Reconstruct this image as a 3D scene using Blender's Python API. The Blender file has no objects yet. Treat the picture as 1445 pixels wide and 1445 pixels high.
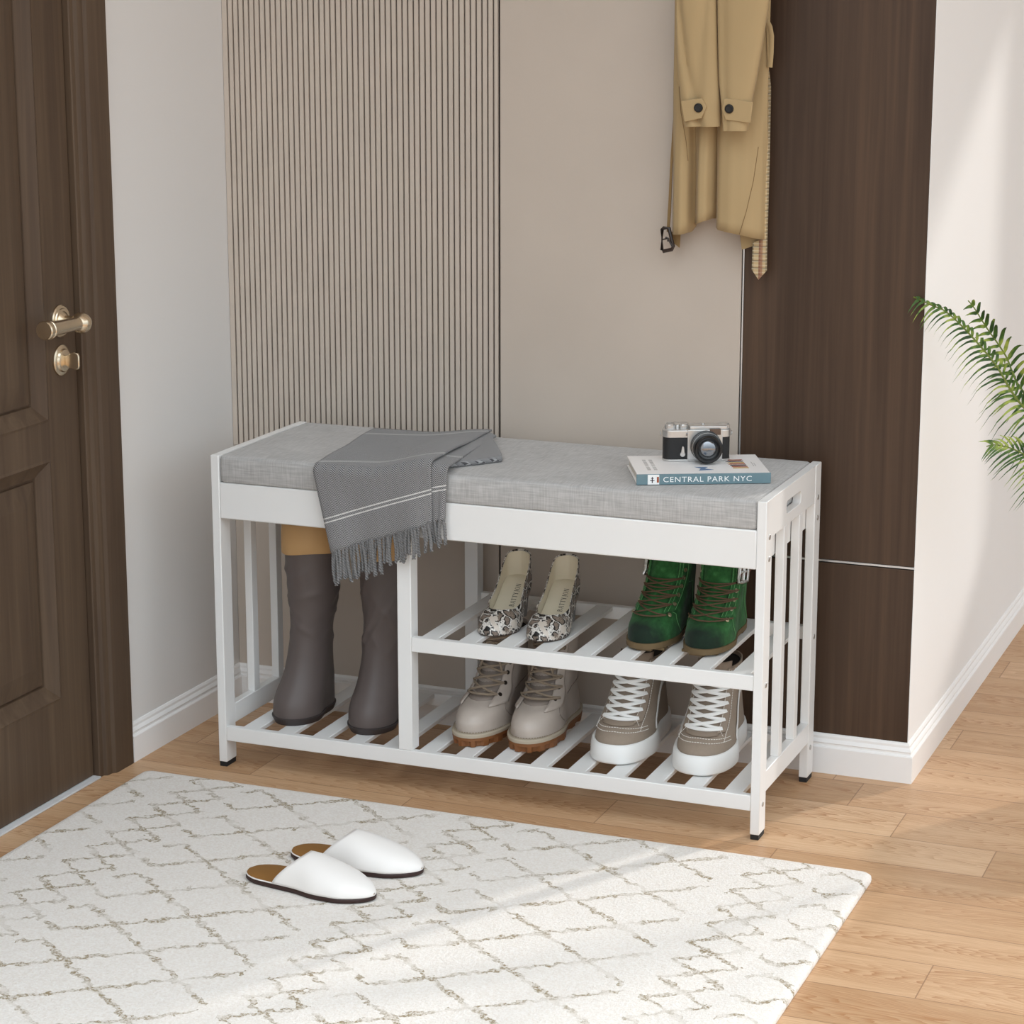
import bpy, bmesh, math, random
from math import sin, cos, pi, sqrt, radians, exp
from mathutils import Vector, Matrix

C = bpy.context.scene.collection
SC = bpy.context.scene
random.seed(7)

# ---------------------------------------------------------------- camera
YAW, PITCH = 0.3822, 0.2263
FPX = 3328.1
CAM = Vector((1.7852, -3.1765, 1.2518))
cR = Vector((cos(YAW), sin(YAW), 0))
cF = Vector((-sin(YAW)*cos(PITCH), cos(YAW)*cos(PITCH), -sin(PITCH)))
cU = cR.cross(cF)

def at(x, y, ax, v):
    """point of the photograph on the plane axis ax = v"""
    d = cF + cR*((x-722.5)/FPX) - cU*((y-722.5)/FPX)
    return CAM + d*((v-CAM[ax])/d[ax])

cam = bpy.data.cameras.new('camera')
cam.lens = FPX/1445*36; cam.sensor_width = 36; cam.clip_start = .05
camo = bpy.data.objects.new('camera', cam); C.objects.link(camo)
m = Matrix((cR, cU, -cF)).transposed().to_4x4(); m.translation = CAM
camo.matrix_world = m
SC.camera = camo

# ---------------------------------------------------------------- materials
def lin(c):
    if isinstance(c, str):
        c = [int(c[i:i+2], 16)/255 for i in (0, 2, 4)]
    return tuple((x/12.92 if x <= .04045 else ((x+.055)/1.055)**2.4) for x in c) + (1,)

class NT:
    def __init__(s, name):
        s.m = bpy.data.materials.new(name); s.m.use_nodes = True
        s.t = s.m.node_tree; s.b = s.t.nodes['Principled BSDF']
    def n(s, typ, **kw):
        nd = s.t.nodes.new(typ)
        for k, v in kw.items():
            if k in nd.inputs: nd.inputs[k].default_value = v
            else: setattr(nd, k, v)
        return nd
    def l(s, a, b): s.t.links.new(a, b)
    def coord(s, kind='Object', scale=(1, 1, 1), rot=(0, 0, 0)):
        tc = s.n('ShaderNodeTexCoord'); mp = s.n('ShaderNodeMapping')
        mp.inputs['Scale'].default_value = scale; mp.inputs['Rotation'].default_value = rot
        s.l(tc.outputs[kind], mp.inputs['Vector']); return mp.outputs[0]
    def math(s, op, a, b=None, c=None):
        nd = s.n('ShaderNodeMath', operation=op)
        for i, v in enumerate((a, b, c)):
            if v is None: continue
            if hasattr(v, 'links'): s.l(v, nd.inputs[i])
            else: nd.inputs[i].default_value = v
        return nd.outputs[0]
    def noise(s, vec, scale, detail=3, rough=.5, dist=0):
        nd = s.n('ShaderNodeTexNoise'); nd.inputs['Scale'].default_value = scale
        nd.inputs['Detail'].default_value = detail; nd.inputs['Roughness'].default_value = rough
        nd.inputs['Distortion'].default_value = dist
        s.l(vec, nd.inputs['Vector']); return nd.outputs['Fac']
    def ramp(s, fac, stops, interp='LINEAR'):
        nd = s.n('ShaderNodeValToRGB'); nd.color_ramp.interpolation = interp
        e = nd.color_ramp.elements
        while len(e) < len(stops): e.new(.5)
        for el, (p, c) in zip(e, stops):
            el.position = p; el.color = lin(c) if isinstance(c, str) else (c, c, c, 1)
        s.l(fac, nd.inputs[0]); return nd.outputs[0]
    def mix(s, fac, a, b, mode='MIX'):
        nd = s.n('ShaderNodeMix', data_type='RGBA', blend_type=mode)
        for i, v in ((0, fac), (6, a), (7, b)):
            if hasattr(v, 'links'): s.l(v, nd.inputs[i])
            elif isinstance(v, str): nd.inputs[i].default_value = lin(v)
            elif i == 0: nd.inputs[0].default_value = v
            else: nd.inputs[i].default_value = v
        return nd.outputs[2]
    def bump(s, h, strength=.3, dist=.002):
        nd = s.n('ShaderNodeBump'); nd.inputs['Strength'].default_value = strength
        nd.inputs['Distance'].default_value = dist
        s.l(h, nd.inputs['Height']); s.l(nd.outputs[0], s.b.inputs['Normal'])
    def base(s, c):
        if hasattr(c, 'links'): s.l(c, s.b.inputs['Base Color'])
        else: s.b.inputs['Base Color'].default_value = lin(c)
    def set(s, rough=.5, metal=0, spec=None, sheen=0):
        s.b.inputs['Roughness'].default_value = rough; s.b.inputs['Metallic'].default_value = metal
        if spec is not None: s.b.inputs['Specular IOR Level'].default_value = spec
        if sheen: s.b.inputs['Sheen Weight'].default_value = sheen
        return s.m

MT = {}
def plain(name, col, rough=.5, metal=0, spec=None, var=0.0, vscale=40, bump=0, bscale=200, bd=.001):
    t = NT(name)
    if var:
        v = t.coord(); f = t.noise(v, vscale)
        k = t.ramp(f, [(.3, 1-var), (.7, 1.0)])
        c = t.mix(1.0, col, k, 'MULTIPLY'); t.base(c)
    else: t.base(col)
    if bump:
        v = t.coord(); t.bump(t.noise(v, bscale, 4), bump, bd)
    MT[name] = t.set(rough, metal, spec); return MT[name]

def wood(name, dark, mid, light, sc=(90, 90, 2.2), rough=.45, bump=.06):
    t = NT(name); v = t.coord(scale=sc)
    f = t.noise(v, 1.0, 5, .6, .6)
    v2 = t.coord(scale=(sc[0]*.16, sc[1]*.16, sc[2]*.35)); f2 = t.noise(v2, 1.0, 3, .5, .4)
    s = t.math('ADD', t.math('MULTIPLY', f, .6), t.math('MULTIPLY', f2, .4))
    t.base(t.ramp(s, [(.34, dark), (.5, mid), (.66, light)])); t.bump(f, bump, .001)
    MT[name] = t.set(rough, spec=.3); return MT[name]

plain('white_lacquer', 'e9e8e6', .38, var=.015, vscale=6)
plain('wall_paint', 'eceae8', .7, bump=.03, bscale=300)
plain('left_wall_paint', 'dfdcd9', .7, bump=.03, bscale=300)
plain('skirting_paint', 'f0eeec', .45)
plain('ceiling_paint', 'e0dedb', .8)
plain('slat_laminate', 'c8bbae', .6, var=.05, vscale=25)
plain('groove_dark', '2a1d15', .8)
plain('panel_beige', 'c5b8ab', .62, var=.05, vscale=7, bump=.15, bscale=420, bd=.0006)
plain('gap_black', '0b0a0a', .8)
plain('strip_metal', 'd8d8d8', .3, .8)
wood('panel_walnut', '402f23', '4b392c', '594434', sc=(75, 75, 1.6))
wood('door_walnut', '4a3a2e', '564536', '62503f', sc=(60, 60, 2.0), rough=.5)
plain('brass', 'e2d2b8', .27, 1.0)
plain('rubber_black', '1b1b1c', .7)
plain('bolt_steel', 'b9b5b0', .35, .7)
plain('threshold_white', 'd9dadb', .4, var=.1, vscale=30)

def floor_mat():
    t = NT('oak_planks'); v = t.coord()
    sp = t.n('ShaderNodeSeparateXYZ'); t.l(v, sp.inputs[0]); X, Y = sp.outputs[0], sp.outputs[1]
    PW, PL = .1085, .584
    r = t.math('DIVIDE', t.math('ADD', Y, .0205), PW); row = t.math('FLOOR', r); fy = t.math('FRACT', r)
    m4 = t.math('FLOORED_MODULO', row, 4.0); off = -.649
    for lim, dv in ((.5, .157), (1.5, .092), (2.5, .05)):
        off = t.math('ADD', off, t.math('MULTIPLY', t.math('GREATER_THAN', m4, lim), dv))
    c = t.math('DIVIDE', t.math('ADD', X, off), PL); col = t.math('FLOOR', c); fx = t.math('FRACT', c)
    wn = t.n('ShaderNodeTexWhiteNoise', noise_dimensions='2D')
    cb = t.n('ShaderNodeCombineXYZ'); t.l(row, cb.inputs[0]); t.l(col, cb.inputs[1]); t.l(cb.outputs[0], wn.inputs['Vector'])
    rnd = wn.outputs['Value']
    # grain coordinates, shifted per plank
    gc = t.n('ShaderNodeCombineXYZ')
    t.l(t.math('ADD', t.math('MULTIPLY', X, 1.0), t.math('MULTIPLY', rnd, 17.0)), gc.inputs[0])
    t.l(t.math('ADD', t.math('MULTIPLY', fy, .75), t.math('MULTIPLY', rnd, 9.0)), gc.inputs[1])
    t.l(t.math('MULTIPLY', rnd, 31.0), gc.inputs[2])
    g1v = t.n('ShaderNodeMapping'); g1v.inputs['Scale'].default_value = (5, 26, 1); t.l(gc.outputs[0], g1v.inputs[0])
    fine = t.noise(g1v.outputs[0], 3.2, 6, .65, .3)
    g2v = t.n('ShaderNodeMapping'); g2v.inputs['Scale'].default_value = (1.1, 2.4, 1); t.l(gc.outputs[0], g2v.inputs[0])
    f2 = t.noise(g2v.outputs[0], 2.2, 2, .5, .2)
    cy = t.math('SUBTRACT', fy, t.math('ADD', .38, t.math('MULTIPLY', t.math('FRACT', t.math('MULTIPLY', rnd, 7.3)), .24)))
    par2 = t.math('MULTIPLY', t.math('MULTIPLY', cy, cy), 1.5)
    sgn = t.math('SUBTRACT', t.math('MULTIPLY', t.math('GREATER_THAN', t.math('FRACT', t.math('MULTIPLY', rnd, 13.7)), .5), 2.0), 1.0)
    fld = t.math('ADD', t.math('ADD', t.math('MULTIPLY', X, sgn), par2), t.math('MULTIPLY', f2, .42))
    ringf = t.math('FRACT', t.math('MULTIPLY', fld, 27.0))
    ring = t.math('POWER', ringf, 2.2)
    mask = t.ramp(t.noise(g2v.outputs[0], 1.3, 2), [(.40, 0.0), (.56, 1.0)])
    tone = t.math('ADD', t.math('MULTIPLY', fine, .75), t.math('MULTIPLY', rnd, .3))
    base = t.ramp(tone, [(.3, 'af8964'), (.55, 'cba580'), (.8, 'ddbe9c')])
    base = t.mix(t.math('MULTIPLY', t.math('MULTIPLY', ring, mask), .80), base, 'a06d42')
    g3v = t.n('ShaderNodeMapping'); g3v.inputs['Scale'].default_value = (7, 90, 1); t.l(gc.outputs[0], g3v.inputs[0])
    pores = t.ramp(t.noise(g3v.outputs[0], 3.0, 3, .6), [(.3, 1.0), (.42, 0.0)])
    base = t.mix(t.math('MULTIPLY', pores, .42), base, '96693f')
    ey = t.math('MINIMUM', fy, t.math('SUBTRACT', 1.0, fy)); ex = t.math('MINIMUM', fx, t.math('SUBTRACT', 1.0, fx))
    sy = t.math('LESS_THAN', ey, .008); sx = t.math('LESS_THAN', ex, .0014)
    seam = t.math('MAXIMUM', sy, sx)
    base = t.mix(t.math('MULTIPLY', seam, .6), base, '6f4b2e')
    t.base(base)
    t.bump(t.math('SUBTRACT', t.math('MULTIPLY', fine, .25), seam), .15, .001)
    MT['oak_planks'] = t.set(.42, spec=.35)
floor_mat()

def rug_mat():
    t = NT('rug_pile'); v = t.coord()
    nz = t.n('ShaderNodeTexNoise'); nz.inputs['Scale'].default_value = 70; nz.inputs['Detail'].default_value = 3; t.l(v, nz.inputs[0])
    sub = t.n('ShaderNodeVectorMath', operation='SUBTRACT'); t.l(nz.outputs['Color'], sub.inputs[0]); sub.inputs[1].default_value = (.5, .5, .5)
    scl = t.n('ShaderNodeVectorMath', operation='SCALE'); t.l(sub.outputs[0], scl.inputs[0]); scl.inputs['Scale'].default_value = .030
    add = t.n('ShaderNodeVectorMath', operation='ADD'); t.l(v, add.inputs[0]); t.l(scl.outputs[0], add.inputs[1])
    sp = t.n('ShaderNodeSeparateXYZ'); t.l(add.outputs[0], sp.inputs[0]); X, Y = sp.outputs[0], sp.outputs[1]
    PX = .458
    u = t.math('MULTIPLY', t.math('FRACT', t.math('DIVIDE', t.math('SUBTRACT', X, .137), PX)), PX)   # 0..PX, big columns at .06 .145 .23
    def dist_line(x0, y0, wx, wy):
        a = t.math('DIVIDE', t.math('SUBTRACT', u, x0), wx); b = t.math('DIVIDE', t.math('SUBTRACT', Y, y0), wy)
        out = []
        for op in ('ADD', 'SUBTRACT'):
            f = t.math('FRACT', t.math(op, a, b))
            out.append(t.math('MINIMUM', f, t.math('SUBTRACT', 1.0, f)))
        return t.math('MINIMUM', out[0], out[1])
    big = t.math('MULTIPLY', dist_line(.061, -.278, .167, .1235), .1)      # metres-ish
    small = t.math('MULTIPLY', dist_line(.372, -.26, .082, .062), .05)
    inbig = t.math('MAXIMUM', t.math('GREATER_THAN', u, .430), t.math('LESS_THAN', u, .296))
    insm = t.math('MULTIPLY', t.math('GREATER_THAN', u, .327), t.math('LESS_THAN', u, .417))
    w = .0042
    lb = t.math('MULTIPLY', t.math('LESS_THAN', big, w), inbig)
    ls = t.math('MULTIPLY', t.math('LESS_THAN', small, w*.9), insm)
    line = t.math('MAXIMUM', lb, ls)
    brk = t.ramp(t.noise(v, 28, 2), [(.36, .25), (.55, 1.0)])
    fib = t.ramp(t.noise(v, 300, 2, .6), [(.42, 0.0), (.58, 1.0)])
    line = t.math('MULTIPLY', t.math('MULTIPLY', line, brk), t.math('ADD', .18, t.math('MULTIPLY', fib, .82)))
    pile = t.ramp(t.noise(v, 300, 3, .6), [(.3, 'ebe3da'), (.6, 'f6f1eb'), (.8, 'faf7f3')])
    t.base(t.mix(line, pile, 'a39377'))
    h = t.math('ADD', t.noise(v, 260, 4, .7), t.math('MULTIPLY', t.noise(v, 35, 2), .8))
    t.bump(h, .75, .004)
    MT['rug_pile'] = t.set(.95, spec=.1)
rug_mat()

def weave_mat(name, a, b, c, sc=1.0):
    t = NT(name); v1 = t.coord(scale=(900*sc, 60*sc, 60*sc)); v2 = t.coord(scale=(60*sc, 900*sc, 900*sc))
    v3 = t.coord(scale=(700*sc, 700*sc, 40*sc))
    f1 = t.noise(v1, .35, 2, .5); f2 = t.noise(v2, .35, 2, .5)
    big = t.noise(t.coord(), 14, 3, .6)
    s = t.math('ADD', t.math('MULTIPLY', t.math('ADD', f1, f2), .40), t.math('MULTIPLY', big, .2))
    t.base(t.ramp(s, [(.38, a), (.5, b), (.62, c)])); t.bump(t.math('ADD', f1, f2), .25, .0006)
    MT[name] = t.set(.9, spec=.15, sheen=.15)
weave_mat('cushion_linen', 'a4a2a0', 'b2b0ae', 'c0bebc', 1.5)

def blanket_mat():
    t = NT('herringbone_wool'); tc = t.n('ShaderNodeTexCoord')
    sp = t.n('ShaderNodeSeparateXYZ'); t.l(tc.outputs['UV'], sp.inputs[0]); U, V = sp.outputs[0], sp.outputs[1]   # metres
    band = t.math('DIVIDE', U, .0075)
    tri = t.math('PINGPONG', band, 1.0)
    ph = t.math('ADD', t.math('DIVIDE', V, .0030), t.math('MULTIPLY', tri, 2.5))
    f = t.math('PINGPONG', ph, .5)
    tw = t.ramp(t.math('MULTIPLY', f, 2.0), [(.35, 0.0), (.65, 1.0)])
    nz = t.noise(t.coord('UV'), 900, 2)
    col = t.mix(t.math('MULTIPLY', tw, t.math('ADD', .55, t.math('MULTIPLY', nz, .6))), '4e4d4e', 'aeadad')
    st = None
    for d in (.047, .150, .375):
        for o in (0, .0062):
            k = t.math('LESS_THAN', t.math('ABSOLUTE', t.math('SUBTRACT', V, d+o)), .0009)
            st = k if st is None else t.math('MAXIMUM', st, k)
    t.base(t.mix(t.math('MULTIPLY', st, .9), col, 'd9d7d4'))
    t.bump(tw, .3, .0008)
    MT['herringbone_wool'] = t.set(.95, spec=.1, sheen=.2)
blanket_mat()
plain('fringe_wool', '858484', .95, spec=.1, var=.2, vscale=300)
plain('rain_rubber', '5f5552', .48, spec=.4, var=.06, vscale=12)
plain('rain_sole', '3b3433', .6)
plain('tan_cuff', 'c29a68', .65, var=.05, vscale=20)
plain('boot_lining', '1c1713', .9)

def snake_mat():
    t = NT('snakeskin'); v = t.coord()
    n1 = t.noise(v, 42, 2, .5, 1.4)
    vo = t.n('ShaderNodeTexVoronoi', feature='DISTANCE_TO_EDGE'); vo.inputs['Scale'].default_value = 62
    dv = t.n('ShaderNodeVectorMath', operation='ADD'); t.l(v, dv.inputs[0])
    nz = t.n('ShaderNodeTexNoise'); nz.inputs['Scale'].default_value = 60; t.l(v, nz.inputs[0])
    sc = t.n('ShaderNodeVectorMath', operation='SCALE'); sc.inputs['Scale'].default_value = .022; t.l(nz.outputs['Color'], sc.inputs[0])
    t.l(sc.outputs[0], dv.inputs[1]); t.l(dv.outputs[0], vo.inputs['Vector'])
    edge = t.ramp(vo.outputs['Distance'], [(.05, 'e6e0d8'), (.09, '141110'), (.17, '1a1614'), (.22, '8d7d70')])
    vs = t.n('ShaderNodeTexVoronoi', feature='DISTANCE_TO_EDGE'); vs.inputs['Scale'].default_value = 420; t.l(v, vs.inputs['Vector'])
    sca = t.ramp(vs.outputs['Distance'], [(.02, .45), (.12, 1.0)])
    col = t.mix(1.0, edge, sca, 'MULTIPLY')
    t.base(t.mix(t.ramp(n1, [(.60, 0.0), (.64, 1.0)]), col, 'cdc2b6'))
    t.bump(sca, .3, .0005)
    MT['snakeskin'] = t.set(.35)
snake_mat()
plain('insole_cream', 'd9cfb8', .6, var=.04, vscale=30)
plain('print_black', '151313', .6)
plain('heel_grey', '8b8784', .4)

def suede_mat():
    t = NT('green_suede'); v = t.coord()
    f = t.noise(v, 60, 4, .6)
    col = t.ramp(f, [(.3, '1e4622'), (.55, '2d6233'), (.75, '427c48')])
    sp = t.n('ShaderNodeSeparateXYZ'); t.l(v, sp.inputs[0])
    # burnished toe cap
    k = t.math('ADD', sp.outputs[1], t.math('MULTIPLY', t.noise(v, 40, 2), .03))
    k = t.math('ADD', k, t.math('MULTIPLY', sp.outputs[2], .25))
    toe = t.ramp(t.math('ADD', t.math('MULTIPLY', k, 10.0), 1.0), [(.36, 1.0), (.60, 0.0)])
    t.base(t.mix(t.math('MULTIPLY', toe, .9), col, '1a211f'))
    t.bump(t.noise(v, 500, 3), .3, .0008)
    MT['green_suede'] = t.set(.85, spec=.2, sheen=.1)
suede_mat()
plain('green_stitch', '5f9a5f', .8)
plain('brown_lace', '5a4632', .8)
plain('brown_sole', '6e5a3c', .7, var=.15, vscale=60)
plain('heel_brown', '3e2f24', .6)
plain('eyelet_brass', 'b5a98c', .3, .9)
plain('buckle_silver', 'c9c7c2', .25, .9, bump=.6, bscale=300, bd=.001)
plain('strap_brown', '6b3b22', .6)

plain('boot_leather', 'beb2a8', .36, spec=.45, var=.12, vscale=35, bump=.05, bscale=160)
plain('boot_collar', '8d8178', .6, var=.1, vscale=50)
plain('welt_beige', 'b3a794', .6)
plain('gum_rubber', '84532d', .55, var=.12, vscale=80)
plain('boot_lace', '8f806f', .8, bump=.3, bscale=900)
plain('eyelet_dark', '3a332d', .35, .6)

plain('sneaker_canvas', '98897a', .85, var=.06, vscale=200, bump=.2, bscale=900, bd=.0005)
plain('sneaker_tongue', '8f8071', .85)  # darker than the canvas, shade of the recessed throat put into the colour
plain('sneaker_white', 'ececea', .5)
plain('lace_white', 'f0f0ee', .75)
plain('stitch_white', 'eae6df', .8)

plain('slipper_white', 'ebe7e3', .55)
plain('slipper_insole', '8e632d', .75, var=.08, vscale=60)
plain('slipper_sole', '2e1611', .5)

plain('book_white', 'f3f0ee', .4)
plain('book_teal', '6a858d', .4, var=.04, vscale=60)
plain('book_paper', 'd7d1c6', .8)
plain('ink_white', 'f2f2f0', .5)
plain('ink_grey', 'aaa6a3', .6)
plain('ink_blue', '6d86a6', .5); plain('glass_brown_reflection', '5d4a40', .1, spec=.6); plain('ink_rust', '9b4a24', .5); plain('ink_gold', 'c09a52', .5); plain('ink_dark', '40303a', .5)  # viewfinder glass is brown: a reflection put into its base colour
plain('camera_silver', 'cdccca', .28, .75)
plain('camera_leather', '1b1b1c', .6, bump=.4, bscale=900, bd=.0006)
plain('camera_black', '121213', .3)
plain('lens_coating', '15161a', .05, spec=.8)
t = NT('glass_front'); t.base('8c8f94'); MT['glass_front'] = t.set(.04, .85)

def gabardine(name, col, col2):
    t = NT(name); v = t.coord(); f = t.noise(v, 9, 2)
    t.base(t.mix(f, col, col2)); t.bump(t.noise(v, 1500, 2), .1, .0004)
    MT[name] = t.set(.75, spec=.25, sheen=.1)
gabardine('trench_gabardine', 'b59c74', 'ad946c')
plain('coat_lining', '8c7048', .8)
plain('coat_seam', '7d6440', .8)
plain('button_black', '0c0b0b', .3)
plain('buckle_brown', '2e211a', .35)
def plaid_mat():
    t = NT('plaid_lining'); v = t.coord(); sp = t.n('ShaderNodeSeparateXYZ'); t.l(v, sp.inputs[0])
    col = 'bfa67e'
    out = None
    for ax, per, c in ((2, .011, '5d5446'), (0, .011, '5d5446'), (2, .0055, 'd2c4a6'), (0, .022, '8a4a38')):
        f = t.math('FRACT', t.math('DIVIDE', t.math('ADD', sp.outputs[ax], 5.0), per))
        k = t.math('MULTIPLY', t.math('LESS_THAN', f, .28), .6)
        out = t.mix(k, col if out is None else out, c)
    t.base(out); MT['plaid_lining'] = t.set(.8)
plaid_mat()
def leaf_mat():
    t = NT('palm_leaf'); v = t.coord(); f = t.noise(v, 45, 2)
    t.base(t.ramp(f, [(.36, '22400f'), (.5, '456620'), (.64, '9aa748')]))
    MT['palm_leaf'] = t.set(.45, spec=.4)
leaf_mat()
plain('palm_stem', '6d7a2c', .5)
plain('pot_ceramic', 'd8d4ce', .5)
plain('soil', '2a1f17', .95, bump=.6, bscale=80, bd=.01)
# ---------------------------------------------------------------- mesh helpers
class MB:
    def __init__(s): s.v = []; s.f = []; s.mi = []; s.uv = {}
    def add(s, vs, fs, mi=0, uvs=None):
        o = len(s.v); s.v += [tuple(p) for p in vs]
        for f in fs: s.f.append(tuple(i+o for i in f)); s.mi.append(mi)
        if uvs:
            for i, q in enumerate(uvs): s.uv[o+i] = q
        return s
    def box(s, x0, x1, y0, y1, z0, z1, mi=0):
        vs = [(x, y, z) for z in (z0, z1) for y in (y0, y1) for x in (x0, x1)]
        return s.add(vs, [(0, 2, 3, 1), (4, 5, 7, 6), (0, 1, 5, 4), (1, 3, 7, 5), (3, 2, 6, 7), (2, 0, 4, 6)], mi)
    def obox(s, o, ax, ay, az, mi=0):
        o, ax, ay, az = map(Vector, (o, ax, ay, az))
        vs = [o + ax*i + ay*j + az*k for k in (0, 1) for j in (0, 1) for i in (0, 1)]
        return s.add(vs, [(0, 2, 3, 1), (4, 5, 7, 6), (0, 1, 5, 4), (1, 3, 7, 5), (3, 2, 6, 7), (2, 0, 4, 6)], mi)
    def loft(s, rings, closed=True, cap=(True, True), mi=0, uvs=None):
        n = len(rings[0]); vs = [p for r in rings for p in r]; fs = []
        for i in range(len(rings)-1):
            for j in range(n if closed else n-1):
                k = (j+1) % n
                fs.append((i*n+j, i*n+k, (i+1)*n+k, (i+1)*n+j))
        if closed and cap[0]: fs.append(tuple(reversed(range(n))))
        if closed and cap[1]: fs.append(tuple(range((len(rings)-1)*n, len(rings)*n)))
        return s.add(vs, fs, mi, uvs)
    def grid(s, fn, nu, nv, mi=0, uvfn=None):
        vs, uvs = [], []
        for i in range(nv+1):
            for j in range(nu+1):
                vs.append(fn(j/nu, i/nv))
                if uvfn: uvs.append(uvfn(j/nu, i/nv))
        fs = [(i*(nu+1)+j, i*(nu+1)+j+1, (i+1)*(nu+1)+j+1, (i+1)*(nu+1)+j) for i in range(nv) for j in range(nu)]
        return s.add(vs, fs, mi, uvs or None)
    def tube(s, pts, r, n=8, mi=0, flat=1.0, up=None, closed=False):
        P = [Vector(p) for p in pts]; N = len(P); rings = []
        nrm = None
        for i, p in enumerate(P):
            if closed: d = P[(i+1) % N]-P[i-1]
            else: d = P[min(i+1, N-1)]-P[max(i-1, 0)]
            if d.length < 1e-9: d = Vector((0, 0, 1))
            d.normalize()
            if nrm is None or up is not None:
                a = Vector(up) if up is not None else Vector((0, 0, 1))
                if abs(a.dot(d)) > .95: a = Vector((1, 0, 0)) if abs(d.x) < .9 else Vector((0, 1, 0))
                nrm = (a-d*a.dot(d)).normalized()
            else:
                nrm = (nrm-d*nrm.dot(d))
                nrm = nrm.normalized() if nrm.length > 1e-6 else d.orthogonal().normalized()
            b = d.cross(nrm); rr = r[i] if isinstance(r, (list, tuple)) else r
            rings.append([p+b*(rr*cos(2*pi*k/n))+nrm*(rr*flat*sin(2*pi*k/n)) for k in range(n)])
        if closed: rings.append(rings[0])
        return s.loft(rings, cap=(not closed, not closed), mi=mi)
    def lathe(s, prof, o, axis, n=24, mi=0):
        """prof: list of (radius, height along axis)"""
        a = Vector(axis).normalized(); u = a.orthogonal().normalized(); w = a.cross(u); o = Vector(o)
        return s.loft([[o+a*h+u*(max(r, 1e-5)*cos(2*pi*k/n))+w*(max(r, 1e-5)*sin(2*pi*k/n)) for k in range(n)] for r, h in prof], mi=mi)
    def prism(s, poly, d, mi=0):
        """poly: planar 3-D outline, d: extrusion vector"""
        P = [Vector(p) for p in poly]; d = Vector(d)
        return s.loft([P, [p+d for p in P]], mi=mi)
    def build(s, name, mats, parent=None, smooth=True, bevel=0, seg=2, solid=0, sub=0, angle=35, off=0, loc=None):
        me = bpy.data.meshes.new(name); me.from_pydata(s.v, [], s.f)
        if isinstance(mats, str): mats = [mats]
        for k in mats: me.materials.append(MT[k])
        for p, i in zip(me.polygons, s.mi): p.material_index = i
        if s.uv:
            ul = me.uv_layers.new(name='UVMap')
            for lp in me.loops:
                if lp.vertex_index in s.uv: ul.data[lp.index].uv = s.uv[lp.vertex_index]
        bm = bmesh.new(); bm.from_mesh(me); 
        bmesh.ops.remove_doubles(bm, verts=bm.verts, dist=1e-6) if not s.uv else None
        bmesh.ops.recalc_face_normals(bm, faces=bm.faces); bm.to_mesh(me); bm.free()
        if smooth:
            for p in me.polygons: p.use_smooth = True
            me.set_sharp_from_angle(angle=radians(angle))
        o = bpy.data.objects.new(name, me); C.objects.link(o)
        if parent is not None: o.parent = parent
        if loc is not None: o.location = loc
        if bevel:
            b = o.modifiers.new('bevel', 'BEVEL'); b.width = bevel; b.segments = seg; b.limit_method = 'ANGLE'; b.angle_limit = radians(40)
            b.harden_normals = False
        if solid:
            b = o.modifiers.new('solid', 'SOLIDIFY'); b.thickness = solid; b.offset = off
        if sub:
            b = o.modifiers.new('sub', 'SUBSURF'); b.levels = sub; b.render_levels = sub
        return o

def tag(o, label=None, cat=None, group=None, kind=None):
    for k, v in (('label', label), ('category', cat), ('group', group), ('kind', kind)):
        if v: o[k] = v
    return o
def thing(name, label, cat, loc=(0, 0, 0), rz=0, group=None):
    o = bpy.data.objects.new(name, None); C.objects.link(o); o.empty_display_size = .05
    o.location = loc; o.rotation_euler = (0, 0, rz)
    return tag(o, label, cat, group)
def structure(o): o['kind'] = 'structure'; return o
def kids(o): return [c for c in bpy.data.objects if c.parent == o]
def copy_tree(o, parent=None):
    c = o.copy(); C.objects.link(c); c.parent = parent
    for ch in kids(o): copy_tree(ch, c)
    return c
def lerp(a, b, t): return a+(b-a)*t
def sstep(a, b, x):
    t = min(1, max(0, (x-a)/(b-a))); return t*t*(3-2*t)
def interp(tab, x):
    """smooth table interpolation (Catmull-Rom on a list of tuples, first item the key)"""
    if x <= tab[0][0]: return tab[0][1:]
    if x >= tab[-1][0]: return tab[-1][1:]
    for i in range(len(tab)-1):
        if tab[i][0] <= x <= tab[i+1][0]: break
    p0, p1, p2, p3 = tab[max(i-1, 0)], tab[i], tab[i+1], tab[min(i+2, len(tab)-1)]
    h = p2[0]-p1[0]; t = (x-p1[0])/h; out = []
    for k in range(1, len(p1)):
        d = (p2[k]-p1[k])/h
        dl = (p1[k]-p0[k])/(p1[0]-p0[0]) if p1[0] > p0[0] else d
        dr = (p3[k]-p2[k])/(p3[0]-p2[0]) if p3[0] > p2[0] else d
        m1 = 0 if dl*d <= 0 else 2*dl*d/(dl+d); m2 = 0 if dr*d <= 0 else 2*dr*d/(dr+d)
        out.append(p1[k]*(2*t**3-3*t*t+1)+h*m1*(t**3-2*t*t+t)+p2[k]*(-2*t**3+3*t*t)+h*m2*(t**3-t*t))
    return tuple(out)

# ---------------------------------------------------------------- room
XL, XR, YB = -.145, 1.044, .339
b = MB().box(-.4, 5.2, -6, 3.2, -.06, 0)
structure(b.build('floor', 'oak_planks', smooth=False))
b = MB().box(-.4, 4.0, -.8, 3.2, 2.6, 2.68)  # unseen; cut short in front and at right to let sky light in
structure(b.build('ceiling', 'ceiling_paint', smooth=False))

# left wall with the door opening
DY1, DY0 = -.122, -.978
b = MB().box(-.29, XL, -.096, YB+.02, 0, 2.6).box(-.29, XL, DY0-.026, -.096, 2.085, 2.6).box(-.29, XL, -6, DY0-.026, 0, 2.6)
structure(b.build('wall_left', 'left_wall_paint', smooth=False))

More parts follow.
